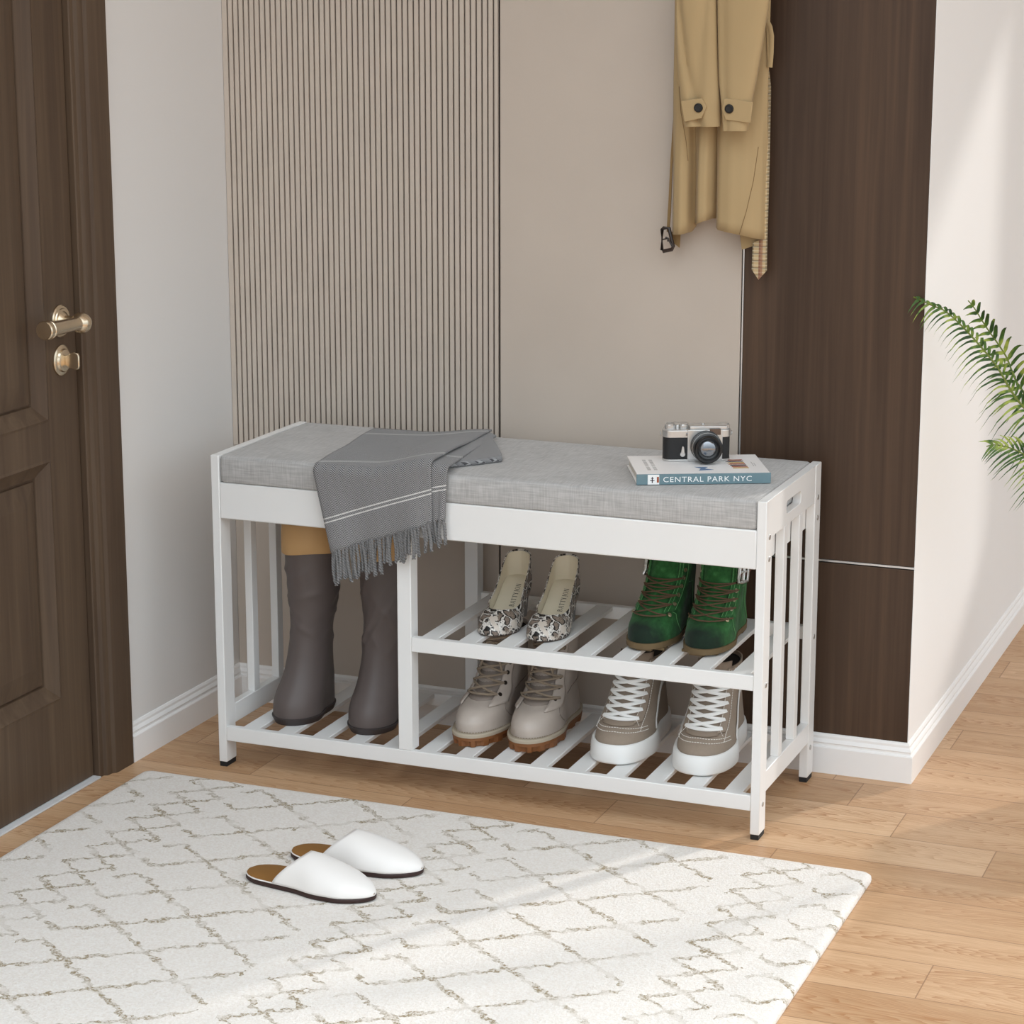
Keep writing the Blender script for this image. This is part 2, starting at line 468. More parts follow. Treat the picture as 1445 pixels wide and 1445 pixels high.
# back wall: a core with cladding panels
wb = structure(MB().box(XL, .92, YB+.012, .47, 0, 2.6).build('wall_back', 'wall_paint', smooth=False))
PZ = .055
b = MB().box(XL+.0005, .3485, YB+.004, YB+.0115, .455, 2.6, 1)
g0, pitch, gw = -.134, .00989, .0028
edges = [XL+.0008]+[g0+i*pitch for i in range(49)]+[.3480]
for i in range(len(edges)-1):
    a = edges[i] + (gw/2 if i else 0); c = edges[i+1] - (gw/2 if i < len(edges)-2 else 0)
    b.box(a, c, YB-.0008, YB+.0045, .455, 2.6, 0)
b.build('slatted_panel', ['slat_laminate', 'groove_dark'], wb, smooth=False)
MB().box(XL+.0005, .3485, YB, YB+.0115, PZ, .4545).build('beige_panel', 'panel_beige', wb, bevel=.0008)
MB().box(.3485, .3515, YB+.005, YB+.0115, PZ, 2.6).build('panel_gap', 'gap_black', wb, smooth=False)
MB().box(.3515, .7555, YB, YB+.0115, PZ, 2.6).build('beige_panel', 'panel_beige', wb, bevel=.0008)
MB().box(.7555, .7578, YB+.004, YB+.0115, PZ, 2.6).build('panel_gap', 'gap_black', wb, smooth=False)
MB().box(.7578, .7598, YB-.0006, YB+.0115, PZ, 2.6).build('metal_strip', 'strip_metal', wb, smooth=False)
MB().box(.7600, XR-.001, YB, YB+.0115, .3490, 2.6).build('wood_panel', 'panel_walnut', wb, bevel=.0006)
MB().box(.7600, XR-.001, YB, YB+.0115, PZ, .3435).build('wood_panel', 'panel_walnut', wb, bevel=.0006)
MB().box(.7600, XR-.001, YB-.0006, YB+.0115, .3455, .3485).build('metal_strip', 'strip_metal', wb, smooth=False)
MB().box(.7600, XR-.001, YB+.004, YB+.0115, .3435, .3455).build('panel_gap', 'gap_black', wb, smooth=False)

MB().lathe([(.014, 0), (.014, .004), (.005, .006), (.0045, .030), (.008, .034), (.008, .040), (0, .042)], (.73, YB, 1.617), (0, -1, .15), 20).build('coat_peg', 'brass', wb, angle=30)
# the passage wall to the right of the corner, and its far end with the window the sun comes through
structure(MB().box(.9201, XR, YB+.012, 3.0, 0, 2.6).box(XR-.0008, XR, YB+.0004, YB+.012, 0, 2.6).build('wall_right', 'wall_paint', smooth=False))
YW = 3.0
w0, w1, wz0, wz1 = 2.24, 4.3, 1.34, 2.33
b = MB().box(.92, w0, YW, YW+.14, 0, 2.6).box(w1, 5.2, YW, YW+.14, 0, 2.6).box(w0, w1, YW, YW+.14, 0, wz0).box(w0, w1, YW, YW+.14, wz1, 2.6)
structure(b.build('wall_passage_end', 'wall_paint', smooth=False))
b = MB()
for a, c, z0, z1 in ((w0, w0+.04, wz0, wz1), (w1-.04, w1, wz0, wz1), (w0, w1, wz0, wz0+.03), (w0, w1, wz1-.03, wz1)):
    b.box(a, c, YW+.05, YW+.10, z0, z1)
structure(b.build('window_1', 'skirting_paint', smooth=False))

# skirting boards: one moulded profile swept along each wall  (offset from wall, height)
PROF = [(0, 0), (.010, 0), (.010, .0425), (.0088, .0445), (.0062, .0455), (.0062, .0485), (.0075, .0505), (.0062, .0535), (.0040, .0560), (.0040, .0600), (.0020, .0635), (0, .0640)]
def skirting(name, path, dirs):
    b = MB(); b.loft([[(p[0]+d[0]*o, p[1]+d[1]*o, z) for o, z in PROF] for p, d in zip(path, dirs)])
    return structure(b.build(name, 'skirting_paint', angle=25))
skirting('baseboard_left', [(XL, -.037), (XL, YB)], [(1, 0), (1, -1)])
skirting('baseboard_back', [(XL, YB), (XR, YB)], [(1, -1), (1, -1)])
skirting('baseboard_right', [(XR, YB), (XR, YW)], [(1, -1), (1, 0)])

# door with its casing (the leaf is a thing of its own kind of structure: door_1)
CP = [(-.038, -.1452), (-.038, -.1365), (-.0395, -.135), (-.088, -.135), (-.0915, -.1362), (-.093, -.139), (-.095, -.1410), (-.104, -.1415), (-.1075, -.1425), (-.109, -.1455), (-.1105, -.1478), (-.1185, -.1485), (-.1205, -.1500), (-.1205, -.1650), (-.1205, -.2045), (-.0962, -.2045), (-.0962, -.1452)]
b = MB(); b.loft([[(x, y, z) for y, x in CP] for z in (0, 2.14)])
CP2 = [(y2, x) for y2, x in [(-.98-(.122+y), x) for y, x in CP]]
b.loft([[(x, y, z) for y, x in CP2] for z in (0, 2.14)])
b.loft([[(x, yy, 2.06-(y+.1205)*-1) for y, x in CP] for yy in (-1.06, -.04)])
structure(b.build('trim_1', 'door_walnut', angle=20))
structure(MB().box(-.205, -.1448, DY0, -.1225, 0.0002, .0035).build('trim_2', 'threshold_white', bevel=.001))
LX = -.158
structure(MB().box(-.216, -.2035, DY0-.004, -.117, 0, 2.06).box(-.2036, -.2034, -.1243, -.117, 0, 2.06).build('door_light_block', 'gap_black', smooth=False))  # unseen black sheets added so no outside light shows round the door leaf
door = structure(bpy.data.objects.new('door_1', None)); C.objects.link(door); door.location = (LX, DY1, 0)
b = MB()
pan = [(-.855+.084, -.084, .1535, .533), (-.855+.084, -.084, .589, 1.93)]
W0, H0, T = -.852, 2.055, -.042
# stiles and rails around the two panels
b.box(T, 0, -.084, -.0025, .0045, H0).box(T, 0, W0, pan[0][0], .0045, H0)
b.box(T, 0, pan[0][0], -.084, .0045, .1535).box(T, 0, pan[0][0], -.084, .533, .589).box(T, 0, pan[0][0], -.084, 1.93, H0)
b.build('door_leaf', 'door_walnut', door, smooth=False)
for y0, y1, z0, z1 in pan:
    b = MB(); rings = []
    for ins, dx in ((0, 0), (.004, .0015), (.008, -.002), (.022, -.011), (.026, -.0125), (.0275, -.0165), (.030, -.0165), (.031, -.0125), (.062, -.0062), (.066, -.006)):
        rings.append([(dx, y0+ins, z0+ins), (dx, y1-ins, z0+ins), (dx, y1-ins, z1-ins), (dx, y0+ins, z1-ins)])
    b.loft(rings, cap=(False, True)); b.build('door_panel', 'door_walnut', door, angle=15, smooth=True)
# handle
hy, hz = -.0440, .7365
hd = MB()
hd.lathe([(.0, 0), (.0245, 0), (.0245, .003), (.0225, .0045), (.0195, .0048), (.0185, .0065), (.0150, .0068), (.0125, .0095), (.009, .012), (.0085, .030), (.010, .034)], (0.0002, hy, hz), (1, 0, 0), 32)
ho = hd.build('door_handle', 'brass', door, angle=25)
lv = MB(); lx = .0425
lv.lathe([(0, -.010), (.006, -.0095), (.0072, -.007), (.0065, -.004), (.0125, -.001), (.0155, .005), (.016, .010), (.0145, .016), (.0105, .021), (.0095, .026), (.0098, .034), (.0112, .088), (.0118, .092), (.0135, .094), (.0138, .097), (.0125, .0985), (.0140, .100), (.0142, .108), (.0130, .110), (0, .1103)], (lx, hy+.002, hz), (0, -1, .02), 28)
lo = lv.build('lever', 'brass', ho, angle=25)
tz = .677
tb = MB().lathe([(0, 0), (.0235, 0), (.0235, .003), (.021, .0045), (.018, .005), (.0165, .008), (.014, .009), (0, .0092)], (.0002, hy-.001, tz), (1, 0, 0), 32)
to = tb.build('lock_rosette', 'brass', door, angle=25)
b = MB(); ring = []
for dx, k in ((.009, .55), (.013, .6), (.018, .85), (.026, 1), (.031, .9), (.033, .5)):
    ring.append([(dx, hy-.001+.0026*(1 if dx < .03 else .8)*sx_, tz+.0135*k*sz_) for sx_, sz_ in ((-1, -1), (1, -1), (1, 1), (-1, 1))])
b.loft(ring); b.build('thumb_turn', 'brass', to, bevel=.0012)

# ---------------------------------------------------------------- bench
W, D, H, T, LW, PAD = .9, .3063, .5115, .0142, .0328, .008
bench = thing('shoe_bench', 'white wooden shoe storage bench with grey cushion and slatted shelves', 'bench', (.45, .153, 0))
OB = (-.45, -.153, 0)
def bpart(b, name, mats='white_lacquer', parent=None, bevel=.0012, **k):
    par = parent or bench
    return b.build(name, mats, par, bevel=bevel, loc=OB if par is bench else (0, 0, 0), **k)
BOLTS = {0: [(.0178, .4565), (.018, .4240), (.017, .2345), (.0165, .0520)], 1: [(.289, .4590), (.2895, .4264), (.2892, .2357), (.2872, .0549)]}
for xs in (0, 1):
    x0, x1 = (0, T) if xs == 0 else (W-T, W)
    xo = W if xs else 0; sg = 1 if xs else -1
    for fb in (0, 1):
        y0, y1 = (0, LW) if fb == 0 else (D-LW, D)
        leg = bpart(MB().box(x0, x1, y0, y1, PAD, H), 'leg')
        tag(bpart(MB().box(x0+.0008, x1-.0008, y0+.001, y1-.001, 0, PAD), 'foot_pad', 'rubber_black', leg, .0006), 'black rubber foot')
        for by, bz in BOLTS[fb]:
            if xs == 0 and bz > .44: continue
            bpart(MB().lathe([(.0001, -.002), (.0042, -.002), (.0042, .0006), (.0035, .0012), (.0001, .0012)], (xo, by, bz), (sg, 0, 0), 14), 'bolt', 'bolt_steel', leg, 0)
    # top rail with a hand hole
    oy0, oy1, oz0, oz1 = LW, D-LW, .4535, H
    hy0, hy1, hz0, hz1, r = .110, .191, .4705, .4895, .0065
    inner = []
    for cy, cz, a0 in ((hy1-r, hz1-r, 0), (hy0+r, hz1-r, 90), (hy0+r, hz0+r, 180), (hy1-r, hz0+r, 270)):
        for k in range(7): a = radians(a0+15*k); inner.append((cy+r*cos(a), cz+r*sin(a)))
    outer = []
    cy, cz = (hy0+hy1)/2, (hz0+hz1)/2
    corner = {0: (oy1, oz1), 1: (oy0, oz1), 2: (oy0, oz0), 3: (oy1, oz0)}
    for i, (py, pz) in enumerate(inner):
        q, k = divmod(i, 7)
        if k == 3: outer.append(corner[q])
        elif q == 0: outer.append((oy1, pz) if k < 3 else (py, oz1))
        elif q == 1: outer.append((py, oz1) if k < 3 else (oy0, pz))
        elif q == 2: outer.append((oy0, pz) if k < 3 else (py, oz0))
        else: outer.append((py, oz0) if k < 3 else (oy1, pz))
    xa, xb = x0+.0006, x1-.0006
    b = MB().loft([[(xa, y, z) for y, z in inner], [(xb, y, z) for y, z in inner], [(xb, y, z) for y, z in outer], [(xa, y, z) for y, z in outer], [(xa, y, z) for y, z in inner]], cap=(False, False))
    bpart(b, 'top_rail', bevel=.0007)
    bpart(MB().box(x0+.0004, x1-.0004, LW, D-LW, .0654, .0981), 'bottom_rail')
    for sy in (.1005, .1865):
        bpart(MB().box(x0+.0006, x1-.0006, sy, sy+.0185, .0981, .4535), 'side_slat', bevel=.0008)
# seat box
ax0, ax1 = T, W-T
bpart(MB().box(ax0, ax1, .0004, .0145, .4104, .4683), 'front_apron', bevel=.002)
bpart(MB().box(ax0, ax1, D-.015, D-.001, .4104, .4683), 'rear_apron')
for x in (ax0+.0005, ax1-.0125): bpart(MB().box(x, x+.012, .0145, D-.015, .4104, .4675), 'side_apron')
bpart(MB().box(ax0+.0125, ax1-.0125, .0145, D-.015, .4125, .4205), 'bottom_board', bevel=.0006)
# cushion
def cushion():
    b = MB(); x0, x1, y0, y1, z0, z1 = ax0+.0006, ax1-.0006, .0006, D-.001, .4685, .5120
    rings = []
    nx = 24
    def outline(ins, z, n=8, r=.007):
        pts = []
        for cx, cy, a0 in ((x1-ins-r, y1-ins-r, 0), (x0+ins+r, y1-ins-r, 90), (x0+ins+r, y0+ins+r, 180), (x1-ins-r, y0+ins+r, 270)):
            for k in range(n): a = radians(a0+90*k/(n-1)); pts.append((cx+r*cos(a), cy+r*sin(a), z))
        return pts
    for ins, z in ((.003, z0), (.0008, z0+.0015), (.0, z0+.004), (0, z0+.022), (0, z1-.007), (.0012, z1-.0028), (.0035, z1-.0010), (.008, z1-.0002), (.03, z1+.0004)):
        rings.append(outline(ins, z))
    b.loft(rings); return b
cu = cushion().build('cushion', 'cushion_linen', bench, angle=50, loc=OB)
# piping seam around the top
# shelves
for k in range(14):
    x = .0362+.0618*k
    bpart(MB().box(x+.0008, x+.0292, .0125, D-.0145, .0590, .0660), 'bottom_shelf_slat', bevel=.001)
bpart(MB().box(ax0, ax1, .0006, .0122, .0440, .0680), 'front_shelf_rail')
bpart(MB().box(ax0, ax1, D-.0140, D-.0015, .0440, .0660), 'rear_shelf_rail')
bpart(MB().box(.3178, .3412, .0009, .0270, .0680, .4104), 'divider_post')
bpart(MB().box(.3120, .3350, D-.0270, D-.0015, .0660, .4104), 'divider_post')
bpart(MB().box(.3412, ax1, .0006, .0122, .2283, .2517), 'front_shelf_rail')
bpart(MB().box(.3350, ax1, D-.0140, D-.0015, .2283, .2500), 'rear_shelf_rail')
for k in range(9):
    x = .3508+.0622*k
    if k == 0: x += .0
    bpart(MB().box(x+.0008, x+.0292, .0125, D-.0145, .2430, .2500), 'middle_shelf_slat', bevel=.001)

# ---------------------------------------------------------------- rug
def rug():
    x0, x1, y0, y1, r = -.0855, 1.092, -1.05, -.085, .016
    b = MB(); rings = []
    for ins, z in ((0, .0005), (-.0008, .004), (0, .0085), (.004, .0112), (.012, .012)):
        pts = []
        for cx, cy, a0 in ((x1-r, y1-r, 0), (x0+r, y1-r, 90), (x0+r, y0+r, 180), (x1-r, y0+r, 270)):
            for k in range(7): a = radians(a0+15*k); pts.append((cx+(r-ins)*cos(a), cy+(r-ins)*sin(a), z))
        rings.append(pts)
    b.loft(rings)
    return b.build('area_rug', 'rug_pile', angle=60)
tag(rug(), 'cream shaggy area rug with thin brown diamond lattice lines on oak floor', 'rug')
# ---------------------------------------------------------------- shoes
def footprof(t):
    """half-width along the foot, 0 heel .. 1 toe, for a superellipse plan"""
    return interp([(0, .80), (.15, .80), (.40, .74), (.68, 1.0), (.85, 1.02), (1, .96)], t)[0]
class Form:
    """closed shoe surface: levels (z, yfront, yback, halfwidth, exponent, footmix, xshift); toe at -y"""
    def __init__(s, lv, side=1, skew=0.0, wr=None, lean=0): s.lv = lv; s.side = side; s.skew = skew; s.wr = wr; s.lean = lean
    def pt(s, z, a, off=0.0):
        if off:
            e = 1e-3
            p = s.pt(z, a); da = s.pt(z, a+e)-s.pt(z, a-e); dz = s.pt(z+e*.3, a)-s.pt(z-e*.3, a)
            n = da.cross(dz)
            if n.length < 1e-12: return p
            return p+n.normalized()*off
        yf, yb, w, e, mix, cx = interp(s.lv, z)
        yc, h = (yf+yb)/2, (yb-yf)/2
        ca, sa = cos(a), sin(a)
        ee = e if True else 1
        y = yc-h*(abs(ca)**ee)*(1 if ca >= 0 else -1)
        t = (yb-y)/(2*h); pr = mix*footprof(t)+(1-mix)
        x = w*pr*(abs(sa)**ee)*(1 if sa >= 0 else -1)+s.side*(cx+s.skew*(sstep(.3, 1, t)*mix))
        p = Vector((x+s.lean*sstep(.05, .25, z), y, z))
        if s.wr: p = p+s.wr(p, a)
        return p
    def shell(s, b, zs, n=48, cap=(True, True), off=0, mi=0):
        return b.loft([[s.pt(z, 2*pi*k/n, off) for k in range(n)] for z in zs], cap=cap, mi=mi)
    def patch(s, b, fza, nu, nv, off, mi=0):
        return b.grid(lambda u, v: s.pt(*fza(u, v), off), nu, nv, mi)
    def line(s, b, za, r, off=0.001, n=6, flat=1.0, mi=0, m=8):
        pts = []
        for (z0, a0), (z1, a1) in zip(za[:-1], za[1:]):
            for k in range(m): t = k/m; pts.append(s.pt(lerp(z0, z1, t), lerp(a0, a1, t), off))
        pts.append(s.pt(*za[-1], off)); return b.tube(pts, r, n, mi, flat)
    def dashes(s, b, za, r, off, dash=.0028, gap=.0014, m=60):
        pts = []
        for (z0, a0), (z1, a1) in zip(za[:-1], za[1:]):
            for k in range(m): t = k/m; pts.append(s.pt(lerp(z0, z1, t), lerp(a0, a1, t), off))
        pts.append(s.pt(*za[-1], off)); acc = 0; cur = [pts[0]]
        for p, q in zip(pts[:-1], pts[1:]):
            acc += (q-p).length; cur.append(q)
            if acc > dash:
                if len(cur) > 1: b.tube([cur[0], cur[-1]], r, 4)
                acc = -gap; cur = []
            if acc < 0: cur = [q]
        return b
    def ang(s, z, x):
        """angle on the front half whose x offset is x"""
        lo, hi = 0, pi/2
        for _ in range(30):
            mid = (lo+hi)/2
            if abs(s.pt(z, mid).x-s.pt(z, 0).x) < abs(x): lo = mid
            else: hi = mid
        return lo if x >= 0 else -lo
def steps(a, b, n): return [a+(b-a)*i/n for i in range(n+1)]

# ---- tall rain boots
def rain_boot(label, loc, rz, side, seed):
    rnd = random.Random(seed)
    root = thing('rain_boot', label, 'boot', loc, rz, 'tall rubber boots on the bottom shelf')
    cr = [(rnd.uniform(.115, .262), rnd.uniform(-pi, pi), rnd.uniform(-2.6, 2.6), rnd.uniform(.0012, .0026)) for _ in range(26)]
    def wr(p, a):
        if p.z < .10: return Vector((0, 0, 0))
        d = 0
        for z0, a0, sl, am in cr:
            da = (a-a0+pi) % (2*pi)-pi
            t = (p.z-z0)-da*.03*sl
            d += am*exp(-(t/.0065)**2)*exp(-(da/.9)**2)
        k = sstep(.10, .15, p.z)*(1-sstep(.258, .275, p.z)*.6)
        return Vector((sin(a), -cos(a), 0))*(d*k-.001*k)
    F = Form([(.0, -.069, .066, .0365, .88, 1, 0), (.012, -.0725, .068, .0405, .88, 1, 0), (.028, -.0715, .068, .0410, .9, 1, 0), (.045, -.0640, .067, .0400, .93, .8, 0), (.060, -.0520, .066, .0380, .97, .5, 0),
              (.080, -.0415, .062, .0355, 1, .25, 0), (.105, -.0340, .058, .0335, 1, .1, 0), (.140, -.0305, .056, .0325, 1, 0, 0), (.170, -.032, .057, .0345, 1, 0, 0), (.210, -.037, .060, .0385, 1, 0, 0), (.250, -.041, .062, .0415, 1, 0, 0), (.300, -.042, .062, .0420, 1, 0, 0)], side, .002, wr, lean=.010)
    b = MB(); F.shell(b, steps(.004, .05, 10)+steps(.054, .29, 66), 64, cap=(True, False))
    b.build('shaft', 'rain_rubber', root, angle=60)
    b = MB()
    F.shell(b, [.0002, .0012], 64, cap=(True, False), off=.0012)
    b.loft([[F.pt(z, 2*pi*k/64, o) for k in range(64)] for z, o in ((.0012, .0012), (.0095, .0024), (.0112, .0022), (.0118, .0002))], cap=(False, False))
    tag(b.build('sole', 'rain_sole', root, angle=40), 'darker rim of the sole')
    b = MB(); G = Form([(.240, -.0425, .065, .0450, 1, 0, 0), (.30, -.0425, .065, .0450, 1, 0, 0)], side, lean=.008)
    b.loft([[G.pt(.27, 2*pi*k/48, o)+Vector((0, 0, z-.27+.0035*sin(2*pi*k/48+1)*(1 if z < .29 else .3)+.0015*sin(6*pi*k/48))) for k in range(48)] for z, o in ((.286, -.006), (.2755, -.0010), (.274, .0003), (.275, .0012), (.286, .0014), (.306, .0012), (.322, .0), (.3245, -.0015), (.322, -.003), (.316, -.004))], cap=(False, False))
    tag(b.build('cuff', 'tan_cuff', root, angle=60), 'tan folded cuff at the top')
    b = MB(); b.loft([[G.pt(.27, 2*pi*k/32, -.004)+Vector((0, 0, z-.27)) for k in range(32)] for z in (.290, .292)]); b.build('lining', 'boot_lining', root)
    return root
SB = .0662
rain_boot('tall dark brown rubber boot with tan cuff, beside the bench side slats', (.1015, .1150, SB), radians(-3), -1, 3)
rain_boot('tall dark brown rubber boot under the blanket fringe, beside the divider post', (.2315, .1180, SB), radians(-3), 1, 11)

# ---- lace-up helpers
def eyelet(F, b, z, a, r0=.0016, r1=.0030, off=.001):
    p = F.pt(z, a, off); q = F.pt(z, a, off+.002); ax = (q-p).normalized()
    b.lathe([(r0, .0), (r1, 0), (r1*.93, .0009), (r0*1.15, .0011), (r0, .0004)], p, ax, 12)
def lace_cross(F, b, rows, r, off, sag=.0, flat=1.0, n=6, lift=.0025, xs=None):
    for (z0, x0), (z1, x1) in zip(rows[:-1], rows[1:]):
        for sgn in (1, -1):
            pts = []
            for k in range(11):
                t = k/10; z = lerp(z0, z1, t); x = lerp(-sgn*x0, sgn*x1, t)
                pts.append(F.pt(z, F.ang(z, x), off+(lift*(1 if sgn > 0 else .55))*sin(pi*t)))
            b.tube(pts, r, n, 0, flat, up=(0, -1, .6) if flat != 1 else None)

# ---- grey high-top sneakers
def sneaker(label, loc, rz, side):
    root = thing('high_top_sneaker', label, 'sneaker', loc, rz, 'taupe sneakers on the bottom shelf')
    F = Form([(.0, -.113, .118, .046, .78, 1, 0), (.030, -.112, .116, .0455, .78, 1, 0), (.040, -.107, .1155, .0447, .80, 1, 0), (.049, -.096, .115, .0435, .83, 1, 0), (.057, -.080, .1125, .0420, .86, .95, 0), (.070, -.062, .109, .0395, .90, .8, 0),
              (.090, -.044, .104, .0362, .94, .55, 0), (.110, -.029, .101, .0340, .98, .35, 0), (.135, -.015, .101, .0328, 1, .2, 0), (.160, -.005, .102, .0325, 1, .1, 0), (.172, -.001, .103, .0325, 1, .05, 0)], side, .004)
    b = MB(); F.shell(b, steps(.020, .06, 14)+steps(.063, .139, 20), 64, cap=(True, False)); 
    b.build('upper', 'sneaker_canvas', root, angle=60, solid=.002, off=-1)
    S = Form([(.0, -.118, .121, .0490, .76, 1, 0), (.004, -.1215, .1225, .0508, .76, 1, 0), (.030, -.1185, .1205, .0495, .76, 1, 0), (.034, -.1165, .1190, .0480, .77, 1, 0)], side, .004)
    b = MB(); b.loft([[S.pt(z, 2*pi*k/72, o) for k in range(72)] for z, o in ((.0002, -.003), (.0012, -.0008), (.003, 0), (.0055, .0004), (.014, .0002), (.0165, .0006), (.027, 0), (.031, -.0008), (.0328, -.0025), (.0325, -.006))], cap=(True, True))
    tag(b.build('sole', 'sneaker_white', root, angle=50), 'thick white rubber sole')
    # tongue and eyestays
    zt0, zt1 = .0565, .150
    xh = lambda z: lerp(.0215, .0205, sstep(.06, .11, z))
    b = MB(); F.patch(b, lambda u, v: (lerp(zt0-.004, .148, v), lerp(F.ang(lerp(zt0-.004, .148, v), -.0245), F.ang(lerp(zt0-.004, .148, v), .0245), u)), 14, 26, .0008)
    b.build('tongue', 'sneaker_tongue', root, solid=.002, off=1)
    for sg in (1, -1):
        b = MB(); F.patch(b, lambda u, v: (lerp(zt0-.002, .138, v), lerp(F.ang(lerp(zt0-.002, .138, v), sg*xh(lerp(zt0, zt1, v))), sg*(F.ang(lerp(zt0-.002, .138, v), sg*xh(lerp(zt0, zt1, v)))*sg+.30), u)), 6, 26, .0028)
        b.build('eyestay', 'sneaker_canvas', root, solid=.0022, off=0)
    b = MB(); rows = [(zt0+.002+.0105*i, xh(zt0+.0105*i)+.0042) for i in range(8)]
    lace_cross(F, b, rows, .0027, .0050, flat=.42, lift=.0020)
    for z, x in rows[:1]:
        b.tube([F.pt(z, F.ang(z, lerp(-x, x, k/8)), .0052) for k in range(9)], .003, 6, 0, .42, up=(0, -1, .6))
    tag(b.build('laces', 'lace_white', root), 'white flat laces')
    # stitching: toe cap rows, eyestay rows
    b = MB()
    for z, amax, o in ((.0430, 1.1, .0007), (.0475, 1.05, .0007)):
        F.dashes(b, [(z+.004*(1-abs(k)/6), amax*k/6) for k in range(-6, 7)], .0006, o)
        b.build('stitching', 'stitch_white', root); b = MB()
    for sg in (1, -1):
        F.dashes(b, [(z, sg*(abs(F.ang(z, sg*xh(z)))+.32)) for z in steps(.044, .137, 12)], .0006, .0034)
        F.dashes(b, [(z, sg*(F.ang(z, sg*.030)*sg if z < .058 else abs(F.ang(z, sg*xh(z)))+.03)) for z in steps(.05, .136, 10)], .0005, .0045)
        b.build('stitching', 'stitch_white', root); b = MB()
        F.dashes(b, [(z, sg*2.55) for z in steps(.036, .137, 8)], .0006, .0007)
        b.build('stitching', 'stitch_white', root); b = MB()
    # curved side stripe
    for sg in (1, -1):
        path = [(.037, sg*1.38), (.054, sg*1.30), (.070, sg*1.30), (.084, sg*1.40), (.092, sg*1.60), (.095, sg*1.9), (.100, sg*2.45)]
        pts = [F.pt(*interp([(i,)+q for i, q in enumerate(path)], t), .0012) for t in steps(0, 6, 30)]
        b = MB(); b.tube(pts, .0036, 8, 0, .3, up=(sg, 0, 0))
        # lay the flat side against the shoe: up is across the surface
        b.build('side_stripe', 'sneaker_white', root)
        b = MB(); F.dashes(b, [(z+.0058, a) for z, a in path], .0005, .0008); F.dashes(b, [(z-.0058, a+sg*.04) for z, a in path], .0005, .0008)
        b.build('stripe_stitching', 'stitch_white', root)
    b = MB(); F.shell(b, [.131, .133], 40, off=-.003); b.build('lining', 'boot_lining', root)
    return root
sneaker('taupe high-top sneaker with white laces, nearest the tan lug-soled boots', (.6465, .1765, SB), radians(2), -1)
sneaker('taupe high-top sneaker with white laces, nearest the bench right leg', (.7730, .1745, SB), radians(2), 1)

